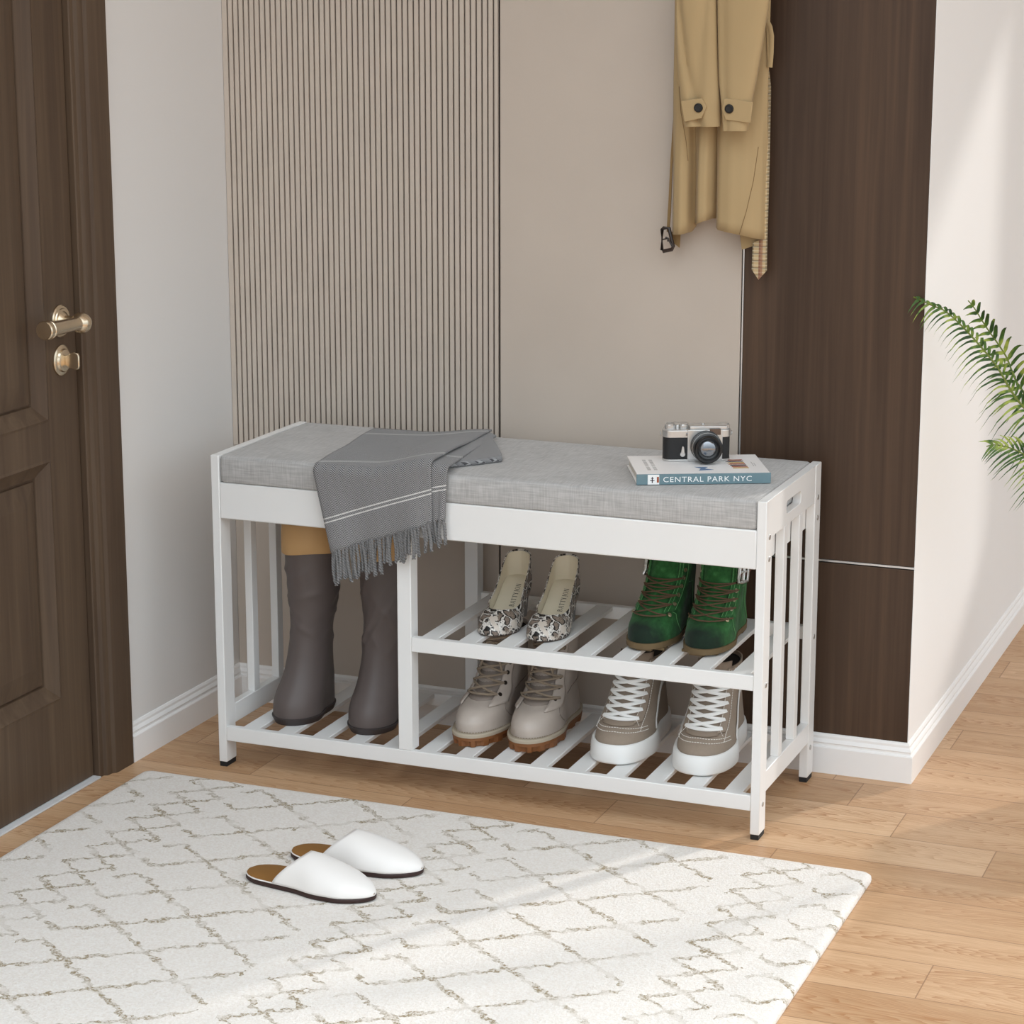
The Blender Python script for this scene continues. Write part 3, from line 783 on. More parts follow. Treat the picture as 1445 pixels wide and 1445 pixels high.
# ---- pale leather work boots
def work_boot(label, loc, rz, side):
    root = thing('lace_up_boot', label, 'boot', loc, rz, 'pale leather lace-up boots on the bottom shelf')
    F = Form([(.0, -.104, .110, .0395, .84, 1, 0), (.022, -.1040, .110, .0405, .84, 1, 0), (.034, -.1050, .108, .0395, .84, 1, 0), (.046, -.0990, .106, .0388, .86, 1, 0), (.056, -.0860, .104, .0372, .9, .95, 0), (.064, -.064, .102, .0355, .94, .85, 0),
              (.075, -.042, .0995, .0342, .97, .6, 0), (.095, -.022, .096, .0325, 1, .35, 0), (.120, -.006, .093, .0315, 1, .15, 0), (.150, .004, .093, .0312, 1, .05, 0), (.166, .008, .094, .0315, 1, 0, 0)], side, .004)
    b = MB(); F.shell(b, steps(.018, .062, 16)+steps(.065, .160, 24), 64, cap=(True, False)); b.build('upper', 'boot_leather', root, angle=60, solid=.002, off=-1)
    S = Form([(.0, -.110, .1145, .0425, .82, 1, 0), (.018, -.1115, .1150, .0435, .82, 1, 0), (.03, -.1115, .1150, .0435, .82, 1, 0)], side, .004)
    n = 96
    def lug(k, z): return -.0035 if (k//3) % 2 == 0 and z < .0105 else 0
    b = MB(); b.loft([[S.pt(max(z, .0001), 2*pi*k/n, o+lug(k, z)) for k in range(n)] for z, o in ((.0002, -.002), (.001, 0), (.0098, .0005), (.0102, .0005), (.0106, .0005), (.0155, .0), (.0160, -.002))])
    tag(b.build('sole', 'gum_rubber', root, angle=25), 'brown lugged rubber sole')
    b = MB(); b.loft([[S.pt(z, 2*pi*k/n, o) for k in range(n)] for z, o in ((.0152, -.006), (.0156, .0006), (.0170, .0010), (.0205, .0008), (.0218, -.0005), (.0222, -.007))])
    b.build('welt', 'welt_beige', root, angle=40)
    b = MB(); F.dashes(b, [(.0236, a) for a in steps(-2.2, 2.2, 20)], .0007, .0030, .0022, .0022); b.build('welt_stitching', 'boot_lace', root)
    zt0 = .066
    xh = lambda z: lerp(.0210, .0185, sstep(.06, .1, z))
    b = MB(); F.patch(b, lambda u, v: (lerp(.064, .166, v), lerp(F.ang(lerp(.064, .166, v), -.0255), F.ang(lerp(.064, .166, v), .0255), u)), 12, 30, .0005)
    P = b.v[:]; b.v = [(x, y-.0012*sin(z*420)-.0008*sin(z*900+x*80), z) for x, y, z in P]
    b.build('tongue', 'boot_collar', root, solid=.0015, off=1)
    for sg in (1, -1):
        b = MB()
        def fz(u, v):
            z = lerp(zt0-.010, .163, v); a0 = abs(F.ang(max(z, zt0-.004), sg*xh(z)))
            lo = a0 if z > zt0 else lerp(a0, a0+.0, 0)
            return (z, sg*lerp(a0, a0+lerp(.62, .36, sstep(0, .35, v)), u))
        F.patch(b, fz, 6, 30, .0024); b.build('eyestay', 'boot_leather', root, solid=.0024, off=0)
        for i in range(7):
            z = zt0+.001+.0145*i; a = sg*(abs(F.ang(z, sg*xh(z)))+.16)
            e = MB(); eyelet(F, e, z, a, .0018, .0036, .0034); e.build('eyelet', 'eyelet_dark', root)
    rows = [(zt0+.001+.0145*i, abs(F.pt(zt0+.001+.0145*i, abs(F.ang(zt0+.001+.0145*i, xh(zt0+.0145*i)))+.16).x)) for i in range(7)]
    b = MB(); lace_cross(F, b, rows, .0020, .0055, lift=.004)
    for z, x in rows[:1]:
        b.tube([F.pt(z, F.ang(z, lerp(-x, x, k/8)), .0055+.002*sin(pi*k/8)) for k in range(9)], .0020, 6)
    # bow: two loops and two loose ends
    zb = .140; c = F.pt(zb, 0, .008)
    for sg in (1, -1):
        b.tube([c+Vector((sg*.016*sin(pi*t)*(1-.2*t), -.004*sin(pi*t), -.040*sin(pi*t*.5)*t*1.0+.004*sin(pi*t*2))) if t < 1 else c for t in steps(0, .5, 7)]+[c+Vector((sg*.013*(1-t), -.006*(1-t), -.020*(1-t))) for t in steps(.1, 1, 6)], .0019, 6)
        b.tube([c+Vector((sg*.020*t, -.003*sin(pi*t)-.010*t, -.042*t*t-.004*t)) for t in steps(0, 1, 9)], .0019, 6)
    b.lathe([(0, -.003), (.003, -.002), (.0035, 0), (.003, .002), (0, .003)], c, (1, 0, 0), 10)
    b.build('laces', 'boot_lace', root)
    b = MB()
    for sg in (1, -1): F.line(b, [(.030, sg*1.45), (.046, sg*1.22), (.060, sg*1.12), (.066, sg*1.0)], .0007, .0002); F.line(b, [(.075, sg*2.6), (.074, sg*2.0), (.068, sg*1.35)], .0007, .0002)
    b.build('seam', 'boot_collar', root)
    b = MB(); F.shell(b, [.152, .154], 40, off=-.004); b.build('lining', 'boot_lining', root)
    return root
work_boot('pale taupe leather lace-up boot with brown lug sole, next to the divider post', (.4150, .1620, SB), radians(-2), -1)
work_boot('pale taupe leather lace-up boot with brown lug sole, next to a taupe sneaker', (.4985, .1700, SB), radians(-2), 1)

# ---- green suede ankle boots
SM = .2502
def green_boot(label, loc, rz, side):
    root = thing('ankle_boot', label, 'boot', loc, rz, 'green suede ankle boots on the middle shelf')
    F = Form([(.0, -.098, .104, .0370, .80, 1, 0), (.014, -.0980, .104, .0380, .80, 1, 0), (.026, -.0960, .104, .0385, .82, 1, 0), (.038, -.0880, .1035, .0375, .86, 1, 0), (.048, -.072, .103, .0360, .9, .9, 0), (.060, -.050, .102, .0345, .94, .7, 0),
              (.078, -.030, .100, .0335, .97, .45, 0), (.100, -.015, .098, .0330, 1, .2, 0), (.130, -.004, .098, .0335, 1, .05, 0), (.156, .002, .100, .0345, 1, 0, 0)], side, .004)
    b = MB(); F.shell(b, steps(.010, .050, 16)+steps(.053, .152, 24), 64, cap=(True, False)); b.build('upper', 'green_suede', root, angle=60, solid=.002, off=-1)
    S = Form([(.0, -.1015, .106, .0395, .80, 1, 0), (.02, -.1015, .106, .0402, .80, 1, 0)], side, .004)
    b = MB(); n = 72
    def yz(z, k):
        p = S.pt(z, 2*pi*k/n)
        return p
    b.loft([[yz(z, k)+Vector((0, 0, 0)) for k in range(n)] for z in (.0040, .0045, .0118, .0125)])
    bs = b.build('sole', 'brown_sole', root, angle=30)
    b = MB(); b.loft([[S.pt(z, a, o) for a in [lerp(pi*.62, pi*1.38, k/24) for k in range(25)]] for z, o in ((.0001, -.003), (.001, -.0015), (.0035, .0), (.0040, 0))]); b.build('heel_block', 'heel_brown', root, angle=30)
    b = MB()
    for k in range(8): 
        y = -.094+.013*k; p = .028 if k else .012
        b.box(-p, p, y, y+.007, .0001, .0042)
    b.build('tread', 'brown_sole', root)
    # tongue seams, eyestays, laces
    xh = lambda z: lerp(.0195, .0215, sstep(.05, .1, z))
    for sg in (1, -1):
        b = MB()
        F.patch(b, lambda u, v: (lerp(.050, .152, v), sg*(abs(F.ang(lerp(.050, .152, v), sg*xh(lerp(.05, .152, v))))+.42*u)), 6, 30, .0014)
        b.build('eyestay', 'green_suede', root, solid=.002, off=0)
        b = MB()
        for du in (.03, .16, .40): F.dashes(b, [(z, sg*(abs(F.ang(z, sg*xh(z)))+du)) for z in steps(.051, .152, 10)], .0005, .0028, .004, .0006)
        F.dashes(b, [(.018, sg*1.35), (.034, sg*1.18), (.046, sg*1.05), (.050, sg*.85)], .0005, .0012, .004, .0006)
        F.dashes(b, [(.020, sg*2.2), (.05, sg*1.95), (.08, sg*1.7), (.084, sg*1.25)], .0005, .0012, .004, .0006)
        b.build('stitching', 'green_stitch', root)
        for i in range(6):
            z = .0465+.0115*i; a = sg*(abs(F.ang(z, sg*xh(z)))+.27)
            e = MB(); eyelet(F, e, z, a, .0016, .0037, .0028); e.build('eyelet', 'eyelet_brass', root)
    rows = [(.0465+.0115*i, abs(F.pt(.0465+.0115*i, abs(F.ang(.0465+.0115*i, xh(.0465+.0115*i)))+.27).x)) for i in range(5)]
    b = MB(); lace_cross(F, b, rows, .00125, .0042, lift=.0012)
    for z, x in rows: b.tube([F.pt(z, F.ang(z, lerp(-x, x, k/8)), .0040) for k in range(9)], .0012, 6)
    b.build('laces', 'brown_lace', root)
    # strap with a square buckle on the outer side
    b = MB(); b.grid(lambda u, v: F.pt(lerp(.1000, .1160, v), side*lerp(1.0, pi+.2, u), .0035), 24, 2); b.build('ankle_strap', 'strap_brown', root, solid=.002, off=1)
    b = MB(); a0 = side*1.08
    corners = [(.0920, -.20), (.0920, .20), (.1220, .20), (.1220, -.20)]
    pts = []
    for (z0, q0), (z1, q1) in zip(corners, corners[1:]+corners[:1]):
        for k in range(4): pts.append(F.pt(lerp(z0, z1, k/4), a0+side*lerp(q0, q1, k/4), .008))
    b.tube(pts, .0030, 8, closed=True)
    b.tube([F.pt(.107, a0+side*q, .0075) for q in (-.2, -.1, 0, .1, .2)], .0022, 8)
    b.tube([F.pt(z, a0, .0065) for z in (.093, .100, .107, .114, .121)], .0035, 8, 0, .4)
    b.build('buckle', 'buckle_silver', root)
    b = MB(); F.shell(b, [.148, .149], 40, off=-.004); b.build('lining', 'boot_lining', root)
    return root
green_boot('green suede lace-up ankle boot, nearest the snakeskin pumps', (.6960, .1625, SM), radians(-1), -1)
green_boot('green suede lace-up ankle boot, nearest the bench right end', (.7785, .1665, SM), radians(-1), 1)

# ---- serif letters built from strokes (em box 0..1 high)
def serif_glyph(ch):
    q = []
    def seg(x0, y0, x1, y1, w):
        d = Vector((x1-x0, y1-y0)).normalized(); n = Vector((-d.y, d.x))*w/2
        q.append([(x0+n.x, y0+n.y), (x0-n.x, y0-n.y), (x1-n.x, y1-n.y), (x1+n.x, y1+n.y)])
    def ser(x, y, w=.30): q.append([(x-w/2, y), (x+w/2, y), (x+w/2, y+.05), (x-w/2, y+.05)])
    def arc(cx, cy, rx, ry, a0, a1, wt, wn, n=12):
        for k in range(n):
            r = []
            for kk in (k, k+1):
                a = radians(lerp(a0, a1, kk/n)); w = lerp(wn, wt, abs(cos(a)))
                r.append(((cx+(rx)*cos(a), cy+ry*sin(a)), (cx+(rx-w)*cos(a), cy+(ry-min(w, .07))*sin(a))))
            q.append([r[0][0], r[1][0], r[1][1], r[0][1]])
    if ch == 'B': seg(.17, 0, .17, 1, .16); ser(.13, 0); ser(.13, .95); arc(.3, .745, .30, .255, -90, 90, .15, .05); arc(.3, .26, .36, .26, -90, 90, .15, .05); q.append([(.17, 0), (.32, 0), (.32, .05), (.17, .05)]); q.append([(.17, .95), (.32, .95), (.32, 1), (.17, 1)]); q.append([(.17, .48), (.32, .48), (.32, .53), (.17, .53)]); w = .70
    elif ch == 'A': seg(.07, 0, .38, 1, .06); seg(.66, 0, .40, 1, .16); seg(.2, .32, .56, .32, .05); ser(.07, 0, .26); ser(.68, 0, .3); w = .76
    elif ch == 'T': seg(.35, 0, .35, 1, .16); q.append([(.02, .94), (.68, .94), (.68, 1), (.02, 1)]); seg(.04, .74, .04, 1, .05); seg(.66, .74, .66, 1, .05); ser(.35, 0, .34); w = .70
    elif ch == 'Y': seg(.36, 0, .36, .5, .16); seg(.36, .45, .10, 1, .16); seg(.36, .45, .64, 1, .06); ser(.36, 0, .34); ser(.10, .95, .28); ser(.64, .95, .24); w = .74
    elif ch == 'J': seg(.26, .1, .26, 1, .16); ser(.26, .95, .32); arc(.12, .05, .22, .22, -140, 0, .1, .05); w = .46
    elif ch == 'O': arc(.40, .5, .38, .52, 0, 360, .16, .05, 24); w = .80
    elif ch == 'N': seg(.12, 0, .12, 1, .06); seg(.66, 0, .66, 1, .06); seg(.12, .97, .66, .03, .15); ser(.12, 0, .24); ser(.08, .95, .24); ser(.66, .95, .24); w = .80
    else: w = .35
    return q, w

# ---- snakeskin block-heel pumps
def pump(label, loc, rz):
    root = thing('high_heel_pump', label, 'shoe', loc, rz, 'snakeskin pumps on the middle shelf')
    L = .152
    Y = lambda t: -.090+L*t
    ZS = lambda t: .0015+.0015*sstep(.25, 0, t)+.060*interp([(0, 0), (.30, 0), (.42, .06), (.6, .36), (.8, .74), (.93, .97), (1, 1.0)], t)[0]
    def HW(t):
        w = interp([(0, .0), (.035, .0135), (.10, .0220), (.20, .0290), (.32, .0325), (.45, .0305), (.62, .0255), (.80, .0245), (.92, .0215), (.98, .0115), (1, .0)], t)[0]
        return w
    HT = lambda t: interp([(0, .006), (.04, .014), (.12, .0215), (.22, .0290), (.30, .0340), (.42, .0300), (.55, .0270), (.70, .0310), (.85, .0380), (1, .0430)], t)[0]
    PO = lambda t: pi/2 if t < .255 else lerp(pi/2, 1.12, min(1, ((t-.255)/.10))**.5) if t < .40 else lerp(1.12, 1.35, sstep(.4, .8, t))
    def wall(t, v, sg, k=1.0, dz=0):
        ph = v*PO(t); e = .55
        lean = 1.0 if t < .3 else 1
        cx = abs(cos(ph))**e if t < .36 else lerp(abs(cos(ph))**e, 1-.10*v, sstep(.36, .5, t))
        hz = sin(ph) if t < .36 else lerp(sin(ph), v, sstep(.36, .5, t))
        return Vector((sg*HW(t)*cx*k, Y(t)-(.0028*sstep(.80, 1, t) if k < 1 else 0), ZS(t)+HT(t)*hz*k+dz))
    TS = [0, .004, .012, .022, .035, .05]+steps(.07, .25, 9)+[.258, .266, .275, .285, .30, .32, .34, .36]+steps(.39, .93, 22)+[.945, .96, .972, .982, .99, .996, 1]
    for nm, k, mt in (('upper', 1.0, 'snakeskin'), ('lining', .955, 'insole_cream')):
        b = MB()
        for sg in (1, -1):
            nv = 12
            rows = [[wall(t, j/nv, sg, k, .0007 if k < 1 else 0) for j in range(nv+1)] for t in (TS if k == 1 else TS[18:])]
            b.loft(rows, closed=False)
        o = b.build(nm, mt, root, angle=70)
        if k == 1: o.modifiers.new('solid', 'SOLIDIFY').thickness = .0009; o.modifiers['solid'].offset = 0
    # topline piping
    b = MB()
    pts = [wall(t, 1, 1)+Vector((0, 0, .0003)) for t in reversed(TS) if t >= .256]+[wall(t, 1, -1)+Vector((0, 0, .0003)) for t in TS if t >= .256]
    b.tube(pts, .0008, 6); b.build('topline', 'snakeskin', root)
    # sole
    b = MB()
    b.loft([[Vector((HW(t)*x, Y(t), ZS(t)+dz)) for x, dz in ((-1.0, .0003), (-.98, -.0014), (.98, -.0014), (1.0, .0003))] for t in TS]); b.build('outsole', 'heel_brown', root, angle=50)
    IZ = lambda t: ZS(t)+.0032
    b = MB(); b.grid(lambda u, v: Vector((lerp(-1, 1, u)*HW(lerp(.16, .985, v))*.93, Y(lerp(.16, .985, v)), IZ(lerp(.16, .985, v)))), 6, 40); b.build('insole', 'insole_cream', root)
    # block heel: leans forward slightly, covered in grey
    b = MB(); rings = []
    for q, zz in ((0, .0002), (.04, .003), (.5, .032), (.85, .052), (1, .0615)):
        w = lerp(.0135, .0225, q**1.6); y0 = lerp(.036, .020, q**1.5); y1 = lerp(.0575, .0612, q)
        r = []
        for k in range(24):
            a = 2*pi*k/24; sx, sy = sin(a), -cos(a)
            r.append(Vector((w*(abs(sx)**.7)*(1 if sx > 0 else -1), lerp(y0, y1, (1+sy*1.0)/2), zz)))
        if q > .6:
            for p in r:
                tt = min(1, max(0, (p.y+.090)/L)); p.z = min(p.z, ZS(tt)-.0005) if q < 1 else ZS(tt)-.0002
        rings.append(r)
    b.loft(rings); tag(b.build('heel', 'heel_grey', root, angle=50), 'grey block heel')
    # name printed up the insole
    word = 'BATTYJON'; h = .0080; tot = 0; gl = []
    for ch in word:
        q, w = serif_glyph(ch); gl.append((q, tot)); tot += w+.16
    b = MB(); s0 = .60; slope = .118
    arc = [(t, None) for t in steps(s0, .97, 200)]; acc = [0]
    for (t0, _), (t1, _) in zip(arc[:-1], arc[1:]): acc.append(acc[-1]+sqrt((Y(t1)-Y(t0))**2+(ZS(t1)-ZS(t0))**2))
    def tof(d):
        d = max(d, 0)
        for i in range(len(acc)-1):
            if acc[i] <= d <= acc[i+1]: return lerp(arc[i][0], arc[i+1][0], (d-acc[i])/(acc[i+1]-acc[i]))
        return arc[-1][0]
    full = .047
    for q, x0 in gl:
        for poly in q:
            vs = []
            for px, py in poly:
                t = tof((px+x0)/tot*full); vs.append(Vector((.0085-py*h-.0005, Y(t), IZ(t)+.0003)))
            b.add(vs, [tuple(range(len(vs)))])
    b.build('insole_lettering', 'print_black', root, smooth=False)
    return root
pump('snakeskin block-heel pump with cream insole, nearest the divider post', (.4470, .1380, SM), radians(2))
pump('snakeskin block-heel pump with cream insole, nearest the green boots', (.5280, .1380, SM), radians(2))

# ---- white slippers
def slipper(label, loc, rz, side):
    root = thing('slipper', label, 'slipper', loc, rz, 'white slippers on the rug')
    L, WM = .205, .0385
    def HW(t): return WM*interp([(0, .0), (.02, .34), (.06, .56), (.14, .74), (.28, .80), (.45, .86), (.62, 1.0), (.78, .93), (.90, .655), (.96, .39), (.99, .18), (1, .0)], t)[0]
    X = lambda t: L*(t-.5)
    cy = lambda t: side*.004*sstep(.4, 1, t)
    TS = [0, .003, .01, .02, .035, .06, .09]+steps(.13, .87, 24)+[.90, .93, .955, .972, .985, .994, .998, 1]
    def slab(z0, z1, k, mt, nm, grow=0):
        b = MB(); rings = []
        out = [Vector((X(t)*(1+grow/L*2), cy(t)-HW(t)*k-grow*(1 if 0 < t < 1 else 0), 0)) for t in TS]+[Vector((X(t)*(1+grow/L*2), cy(t)+HW(t)*k+grow, 0)) for t in reversed(TS[1:-1])]
        for z, s in ((z0, .975), (z0+(z1-z0)*.3, 1), (z1-(z1-z0)*.2, 1), (z1, .985)):
            rings.append([Vector((p.x*s, p.y*s, z)) for p in out])
        b.loft(rings); return b.build(nm, mt, root, angle=40)
    tag(slab(.0002, .0068, 1.0, 'slipper_sole', 'sole', .001), 'dark brown sole')
    slab(.0066, .0084, 1.0, 'slipper_white', 'rim', .0006)
    tag(slab(.0080, .0094, .965, 'slipper_insole', 'insole'), 'tan insole')
    # vamp: half-dome over the front 60 percent, opening edge slanting
    t0 = .405
    HV = lambda t: interp([(.25, .0420), (.47, .0415), (.65, .0345), (.8, .0255), (.9, .0180), (.96, .0115), (.99, .006), (1, .003)], t)[0]
    b = MB(); nv = 28
    def vp(u, v):
        a = pi*u; tb = .275+.195*(sin(a)**1.25)
        t = lerp(tb, .9985, 1-(1-v)**1.7)
        return Vector((X(t)+.0005, cy(t)-(HW(t)+.0012)*(abs(cos(a))**.85)*(1 if cos(a) >= 0 else -1), .0076+HV(t)*(sin(a)**.95)))
    b.grid(vp, 36, 36)
    b.build('vamp', 'slipper_white', root, angle=70, solid=.0016, off=-1)
    return root
slipper('white slipper with tan insole lying nearer the bottom edge of the photo', (.3830, -.4320, .0125), radians(-5), -1)
slipper('white slipper with tan insole lying nearer the bench', (.4040, -.3330, .0125), radians(-3), 1)
# ---------------------------------------------------------------- throw blanket
def blanket():
    root = thing('throw_blanket', 'grey herringbone throw blanket with white stripes and twisted fringe over the bench cushion', 'blanket', (.30, .12, .5125))
    O = Vector((.30, .12, .5125))
    CT = .5128
    def sheet(backL, backR, frontL, frontR, hemL, hemR, zl, zr, lift, yo, wavek=1.0, lenb=None):
        """returns fn(u, v): v 0 hem .. 1 back edge"""
        def path(u):
            bk = Vector(backL).lerp(Vector(backR), u); fr = Vector(frontL).lerp(Vector(frontR), u); hm = lerp(hemL, hemR, u); hz = lerp(zl, zr, u)
            top = CT+lift(u)
            r = .012; pts = []
            n1, n2, n3 = 16, 8, 22
            for k in range(n1):
                t = k/n1; z = lerp(hz, top-r, t)
                pts.append(Vector((lerp(hm, fr.x, t), yo-.0035*wavek*sin(u*9+1)*(1-t)-.002*sin(u*17)*(1-t), z)))
            for k in range(n2):
                a = (k/n2)*pi/2; pts.append(Vector((fr.x, yo+r-r*cos(a), top-r+r*sin(a))))
            for k in range(n3+1):
                t = k/n3; p = Vector((fr.x, yo+r, top)).lerp(Vector((bk.x, bk.y, CT+lift(u)*.5)), t)
                p.z += .0012*sin(t*9+u*5)*sin(pi*t)*wavek+.0012*wavek*sin(pi*t)*(1+sin(u*14-t*6))*.5
                pts.append(p)
            return pts
        cols = {}
        def fn(u, v):
            if u not in cols:
                pts = path(u); acc = [0]
                for a, b2 in zip(pts[:-1], pts[1:]): acc.append(acc[-1]+(b2-a).length)
                cols[u] = (pts, acc)
            pts, acc = cols[u]; k = v*(len(pts)-1); i = min(int(k), len(pts)-2); f = k-i
            return pts[i].lerp(pts[i+1], f), lerp(acc[i], acc[i+1], f)
        return fn
    NV = 46
    def add_sheet(b, fn, nu, u0=0.0, du=.2):
        b.grid(lambda u, v: fn(u, v)[0]-O, nu, NV, 0, lambda u, v: (u0+u*du, fn(u, v)[1]))
    A = sheet((.150, .283), (.356, .292), (.187, 0), (.3835, 0), .2165, .3835, .378, .4375, lambda u: .001+.021*sstep(.45, .97, u), -.0150)
    B = sheet((.350, .290), (.3735, .268), (.372, 0), (.4075, 0), .376, .4030, .437, .4450, lambda u: .0165-.003*u, -.0105, .3)
    b = MB(); add_sheet(b, A, 40); add_sheet(b, B, 10, .2, .035)
    b.build('cloth', 'herringbone_wool', root, angle=70, solid=.0028, off=0)
    # the under fold lying on the cushion, with a rounded right end
    b = MB()
    outline = [(.365, .030), (.392, .044), (.4395, .104), (.4425, .122), (.4130, .180), (.3745, .250), (.352, .285), (.335, .240)]
    P = [Vector(q+(0,)) for q in outline]; N = 48; sm = []
    for i in range(N):
        k = i/N*len(P); j = int(k); f = k-j
        p0, p1, p2, p3 = P[j-1], P[j], P[(j+1) % len(P)], P[(j+2) % len(P)]
        sm.append(.5*((2*p1)+(p2-p0)*f+(2*p0-5*p1+4*p2-p3)*f*f+(3*p1-p0-3*p2+p3)*f**3))
    cen = sum(sm, Vector())/N
    rings = []; uvs = []
    for ins, z in ((.08, .5126), (.02, .5128), (-.01, .5150), (-.02, .5175), (-.01, .5202), (.03, .5222), (.12, .5232)):
        for p in sm:
            q = p.lerp(cen, ins); q.z = z; rings.append(q-O); uvs.append((q.x+q.z, q.y+.9+q.z))
    R = [rings[i*N:(i+1)*N] for i in range(7)]
    b.loft(R, uvs=uvs); b.build('under_fold', 'herringbone_wool', root, angle=70)
    # twisted fringe
    rnd = random.Random(5)
    b = MB()
    def strand(p, L, tilt, r=.0017):
        n = int(L/.0016); ph = rnd.uniform(0, 6); sway = rnd.uniform(-.004, .004)
        for q in (0, pi):
            pts = []
            for k in range(n+1):
                t = k/n; c = p+Vector((tilt*t*L+sway*sin(t*2.5)-.0, -.001*t-.0015*sin(t*3+ph), -L*t)); a = ph+q+t*L/.0085*2*pi
                rr = r*.85*(1 if t < .93 else 1.3)
                pts.append(c+Vector((cos(a)*rr, sin(a)*rr, 0)))
            b.tube(pts, [r*(1 if k < n-2 else .8) for k in range(n+1)], 5)
    n = 38
    for i in range(n):
        u = (i+.5)/n; p = A(round(u*40)/40, 0)[0].lerp(A(u, 0)[0], 1.0)
        L = lerp(.052, .040, u)+rnd.uniform(-.006, .006)+(.006 if .3 < u < .5 else 0)
        if rnd.random() < .12: p = p+Vector((0, -.002, 0))
        strand(p-O+Vector((rnd.uniform(-.0012, .0012), rnd.uniform(-.0015, .001), .002)), L, rnd.uniform(-.02, .22)*(1 if u < .3 else .4))
    for i in range(6):
        u = (i+.5)/6; p = B(u, 0)[0]
        strand(p-O+Vector((0, 0, .002)), .038+rnd.uniform(-.005, .006), rnd.uniform(.0, .22))
    tag(b.build('fringe', 'fringe_wool', root, angle=80), 'twisted grey fringe')
blanket()

# ---------------------------------------------------------------- text helper
def text_mesh(name, s, size, mat, parent, origin, right, up, spacing=1.0, width=None, thick=.00015):
    cu = bpy.data.curves.new(name, 'FONT'); cu.body = s; cu.size = size; cu.space_character = spacing; cu.extrude = thick; cu.resolution_u = 3
    o = bpy.data.objects.new(name, cu); C.objects.link(o)
    bpy.context.view_layer.update()
    me = bpy.data.meshes.new_from_object(o.evaluated_get(bpy.context.evaluated_depsgraph_get()))
    bpy.data.objects.remove(o)
    xs = [v.co.x for v in me.vertices]; k = (width/(max(xs)-min(xs))) if width else 1; x0 = min(xs)
    R, U = Vector(right).normalized(), Vector(up).normalized(); N = R.cross(U); og = Vector(origin)
    for v in me.vertices: v.co = og+R*((v.co.x-x0)*k)+U*v.co.y+N*v.co.z
    me.materials.clear(); me.materials.append(MT[mat]); me.name = name
    o = bpy.data.objects.new(name, me); C.objects.link(o); o.parent = parent; return o

# ---------------------------------------------------------------- book
BT = .5131
bk = thing('hardcover_book', 'white hardcover book with teal spine lying on the bench cushion under the camera', 'book', (.6925, .0319, BT), radians(25.5))
BL, BD, BH = .199, .136, .0158
MB().box(.001, BL-.001, .0015, BD, BH-.0018, BH).build('front_cover', 'book_white', bk, bevel=.0004)
MB().box(.001, BL-.001, .0015, BD, 0, .0018).build('back_cover', 'book_white', bk, bevel=.0004)
tag(MB().box(0, BL, -.0004, .0018, 0, BH+.0001).build('spine', 'book_teal', bk, bevel=.0007), 'teal spine')
b = MB()
for i in range(12): b.box(.004, BL-.004, .0018, BD-.003-.0004*(i % 3), .0019+i*.001, .0019+i*.001+.0009)
b.build('pages', 'book_paper', bk, smooth=False)
tag(text_mesh('spine_title', 'CENTRAL PARK NYC', .0112, 'ink_white', bk, (.0395, -.00055, .0040), (1, 0, 0), (0, 0, 1), 1.12, .131), 'white lettering')
lab = MB().box(.0165, .0335, -.0007, 0, .0006, BH-.0006).build('spine_label', 'ink_white', bk, smooth=False)
b = MB().box(.0225, .0240, -.0009, -.0006, .003, .012).box(.0200, .0265, -.0009, -.0006, .006, .0072).box(.0212, .0255, -.0009, -.0006, .0095, .0103)
b.build('label_mark', 'ink_dark', lab, smooth=False)
MB().box(.0300, .0330, -.0009, -.0006, .0035, .0120).build('label_mark', 'ink_rust', lab, smooth=False)
cov = BH+.00005
b = MB()
rnd = random.Random(2)
for i in range(2):
    for j in range(9):
        w = rnd.uniform(.003, .0052); x = .020+.0095*i; y = .030+.0088*j
        b.box(x, x+.0052, y, y+w, cov-.0001, cov+.0001)
b.build('cover_print', 'ink_grey', bk, smooth=False)
b = MB(); b.prism([(.095, .022, cov), (.118, .026, cov), (.106, .036, cov), (.112, .046, cov), (.092, .048, cov), (.100, .036, cov)], (0, 0, .0002)); b.build('cover_print', 'ink_blue', bk, smooth=False)
for i in range(7):
    b = MB(); y = .034+.0095*i
    b.prism([(.148-.001*i, y, cov), (.172-.0005*i, y+.001, cov), (.172, y+.0075, cov), (.149, y+.007, cov)], (0, 0, .0002))
    b.build('cover_print', ['ink_gold', 'ink_rust', 'ink_dark', 'ink_rust', 'ink_gold', 'ink_dark', 'ink_rust'][i], bk, smooth=False)
b = MB()
for x, w in ((.1815, .030), (.1845, .022)): b.box(x, x+.0008, .050, .050+w, cov-.0001, cov+.0001)
b.build('cover_print', 'ink_grey', bk, smooth=False)

# ---------------------------------------------------------------- camera
cm = thing('rangefinder_camera', 'vintage silver and black film camera standing on the white book', 'camera', (.7400, .1690, BT+BH+.0004), radians(26))
CW, CD, CH = .102, .031, .0535
def stadium(x0, x1, y0, y1, z, n=9, k=1.0):
    r = (y1-y0)/2*.8; pts = []
    for cx, cy, a0 in ((x1-r, y1-r, 0), (x0+r, y1-r, 90), (x0+r, y0+r, 180), (x1-r, y0+r, 270)):
        for i in range(n): a = radians(a0+90*i/(n-1)); pts.append((cx+r*cos(a)*k, cy+r*sin(a)*k, z))
    return pts
h = CW/2
MB().loft([stadium(-h, h, -CD/2, CD/2, 0), stadium(-h, h, -CD/2, CD/2, .0030)]).build('base_plate', 'camera_silver', cm, bevel=.0005, angle=40)
tag(MB().loft([stadium(-h+.0006, h-.0006, -CD/2+.0006, CD/2-.0006, .0030), stadium(-h+.0006, h-.0006, -CD/2+.0006, CD/2-.0006, .0365)]).build('body', 'camera_leather', cm, angle=40), 'black leather body')
